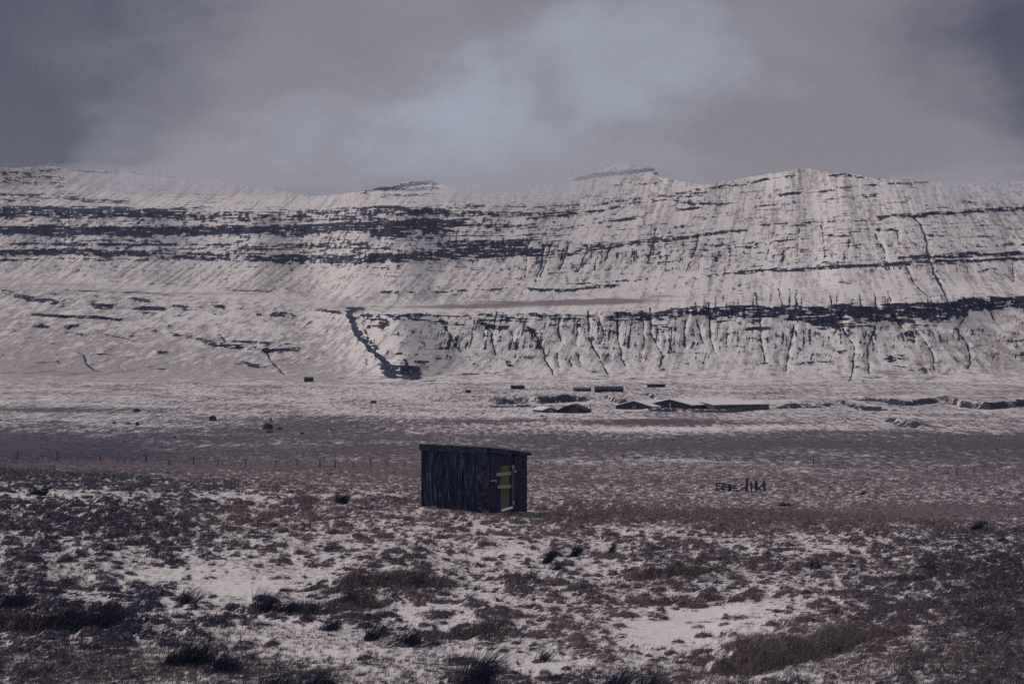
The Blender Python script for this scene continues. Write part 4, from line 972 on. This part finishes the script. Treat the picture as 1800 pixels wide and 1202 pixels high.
def rush(px, py, wpx, hpx, n, label, seed, lean=.75):
    p = at(px, py); s = p.y / F; rs = np.random.RandomState(seed)
    root = empty('rush_clump', p); tag(root, label, 'rushes', 'clumps of rushes on the moor')
    w = wpx * s * .5; h = hpx * s
    nc = max(2, int(wpx / 14)); cx = rs.uniform(-.6, .6, nc) * w; cy = rs.uniform(-.6, .6, nc) * min(w, .35) 
    c = rs.randint(0, nc, n)
    n = int(n * 1.0)
    P0 = np.stack([cx[c] + rs.randn(n) * w * .22, cy[c] + rs.randn(n) * .07, np.full(n, -.05)], -1)
    H = 1.9 * h * (.35 + .75 * rs.rand(n) ** .8) * (.7 + .45 * rs.rand(nc)[c])
    ang = rs.randn(n) * .45; ld = np.stack([np.cos(ang), np.sin(ang) * .5, np.zeros(n)], -1)
    ln = np.clip(lean + .28 * rs.randn(n), -.3, 1.3)
    V, Fc, T = blades(P0, H, ld, ln, np.full(n, .0030 * p.y ** .45), np.clip(.30 + .22 * rs.randn(n), 0, 1), rs, 4, .25)
    np_mesh('stems', V, Fc, mru, dict(tint=T), smooth=False, parent=root)
    n2 = int(n * .8)          # collapsed dead stems round the foot
    P0 = np.stack([rs.randn(n2) * w * .42, rs.randn(n2) * .12, np.full(n2, .0)], -1); ang = rs.rand(n2) * 6.28
    ld = np.stack([np.cos(ang) + .4, np.sin(ang) * .5 - .2, np.zeros(n2)], -1)
    V, Fc, T = blades(P0, h * (.18 + .22 * rs.rand(n2)), ld, np.clip(1.0 + .3 * rs.randn(n2), .3, 1.6), np.full(n2, .010), np.clip(.35 + .28 * rs.randn(n2), 0, 1), rs, 3, .4)
    np_mesh('dead_stems', V, Fc, mru, dict(tint=T), smooth=False, parent=root)
RUSH = [
 (62, 868, 34, 22, 90, 'small dark rush clump near the left edge, beyond the brown strip'), (598, 885, 26, 22, 110, 'round dark rush clump on the moor just left of the shed'),
 (322, 1062, 46, 34, 110, 'upright thin rush clump behind the dark shaded hollow on the left'), (455, 1070, 52, 36, 170, 'wind swept rush clump leaning strongly right, left one of a touching pair left of centre'), (497, 1073, 34, 34, 110, 'rush clump leaning right, right one of a touching pair left of centre'),
 (534, 1078, 22, 32, 60, 'narrow rush clump with pale lit stems at the right end of a dark rushy strip'), (606, 1062, 36, 26, 130, 'low bushy rush clump under the left end of the grassy peat bank'), (580, 1104, 56, 22, 150, 'flat bushy rush clump low on the snow below the pair of leaning clumps'),
 (651, 1118, 30, 36, 90, 'small rush clump with two long stems sticking up right of it, in open snow'), (708, 1130, 66, 28, 190, 'broad low rush clump at bottom centre-left with short slanting stems'), (180, 1112, 76, 44, 240, 'big dark shaded rush clump in the lower left'),
 (112, 1112, 70, 40, 170, 'loose dark rush clump left of the big shaded one'), (18, 1075, 46, 48, 150, 'tall blue-black rush clump cut by the left edge'), (300, 1168, 50, 58, 170, 'tall dark rush clump in the lower left foreground'), (350, 1165, 50, 54, 110, 'thin pale stemmed rush clump right of the tall dark one in the lower left foreground'),
 (400, 1180, 90, 26, 220, 'spreading low rush clump in the lower left foreground'), (485, 1212, 90, 36, 170, 'row of fine rush stems rising from the bottom edge left of centre'), (835, 1206, 64, 62, 190, 'tall dark rush clump with long spikes at the bottom edge near the centre'),
 (560, 1206, 60, 28, 100, 'short rush clump at the bottom edge between two taller ones'), (960, 1160, 50, 30, 70, 'sparse spiky rush clump on snow at bottom centre'), (1080, 1208, 64, 38, 170, 'spiky rush clump at the bottom edge right of centre'), (1130, 1210, 44, 30, 110, 'small spiky rush clump at the bottom edge furthest right'),
 (958, 990, 24, 30, 110, 'bluish rush clump below the shed, left one of three'), (1000, 982, 34, 24, 130, 'bluish rush clump below the shed, middle one of three'), (1072, 975, 22, 16, 80, 'small grey rush clump right of the bluish ones below the shed'), (978, 1000, 34, 12, 90, 'dark flat rush clump in front of the bluish ones below the shed'),
 (1712, 933, 22, 22, 90, 'small dark rush clump by itself near the right edge'), (1380, 892, 36, 10, 100, 'flat dark rush clump in the russet grass right of the shed'), (1620, 1010, 60, 24, 140, 'wide dim rush clump on the right part of the moor'), (1430, 1000, 30, 14, 70, 'faint low rush clump at the end of the small peat bank'), (1510, 870, 22, 9, 60, 'tiny dark rush clump beyond the sheep pen on the right'),
]
for i, (px, py, w, h, n, lab) in enumerate(RUSH): rush(px, py, w, h, int(n * 1.7), lab, 200 + i)

# ------------------------------------------------------------------ air
mh = bpy.data.materials.new('haze'); mh.use_nodes = True; k = NT(mh.node_tree); k.n.clear()
o_ = k.node('ShaderNodeOutputMaterial'); pv = k.node('ShaderNodeVolumePrincipled')
pv.inputs['Color'].default_value = rgb(.80, .84, 1.0); pv.inputs['Density'].default_value = 2.5e-5; pv.inputs['Anisotropy'].default_value = .2
k.l.new(pv.outputs[0], o_.inputs['Volume'])
hz = MB().box(-4200, 4200, -60, 7800, -32, 640).build('haze', mh); tag(hz, kind='stuff')
mv = bpy.data.materials.new('mist'); mv.use_nodes = True; k = NT(mv.node_tree); k.n.clear()
o_ = k.node('ShaderNodeOutputMaterial'); pv = k.node('ShaderNodeVolumePrincipled')
pv.inputs['Color'].default_value = rgb(.74, .75, .82); pv.inputs['Density'].default_value = 3.2e-3
k.l.new(pv.outputs[0], o_.inputs['Volume'])
for px, py, rx, rz, ry in ((430, 341, 340, 40, 420), (905, 332, 190, 28, 330), (1090, 286, 150, 20, 300), (1820, 316, 220, 20, 300)):  # banks of ridge mist; these objects only share the name of the haze box
    c_ = int(np.searchsorted(mus, px)); Dc = float(Dm[-1, c_]) - 260
    bm = bmesh.new(); bmesh.ops.create_icosphere(bm, subdivisions=5, radius=1)
    for v in bm.verts:
        v.co = Vector((v.co.x * rx * Dc / F, v.co.y * ry, v.co.z * rz * Dc / F)) * (1 + .55 * mnoise.fractal(v.co * 2.2 + Vector((px * .01, 0, 0)), 1.0, 2.0, 4))
    me = bpy.data.meshes.new('haze'); bm.to_mesh(me); bm.free(); me.materials.append(mv)
    o = bpy.data.objects.new('haze', me); C.objects.link(o); o.location = (Dc * (px - 900) / F, Dc, EYE + (601 - py) / F * Dc); tag(o, kind='stuff')
SC.cycles.volume_bounces = 1; SC.cycles.max_bounces = 6; SC.cycles.diffuse_bounces = 3
SC.cycles.use_denoising = False; SC.cycles.denoising_input_passes = 'RGB_ALBEDO_NORMAL'
print('max mountain', float((EYE + (601 - mY) / F * Dm).max()), float(Dm.max()))
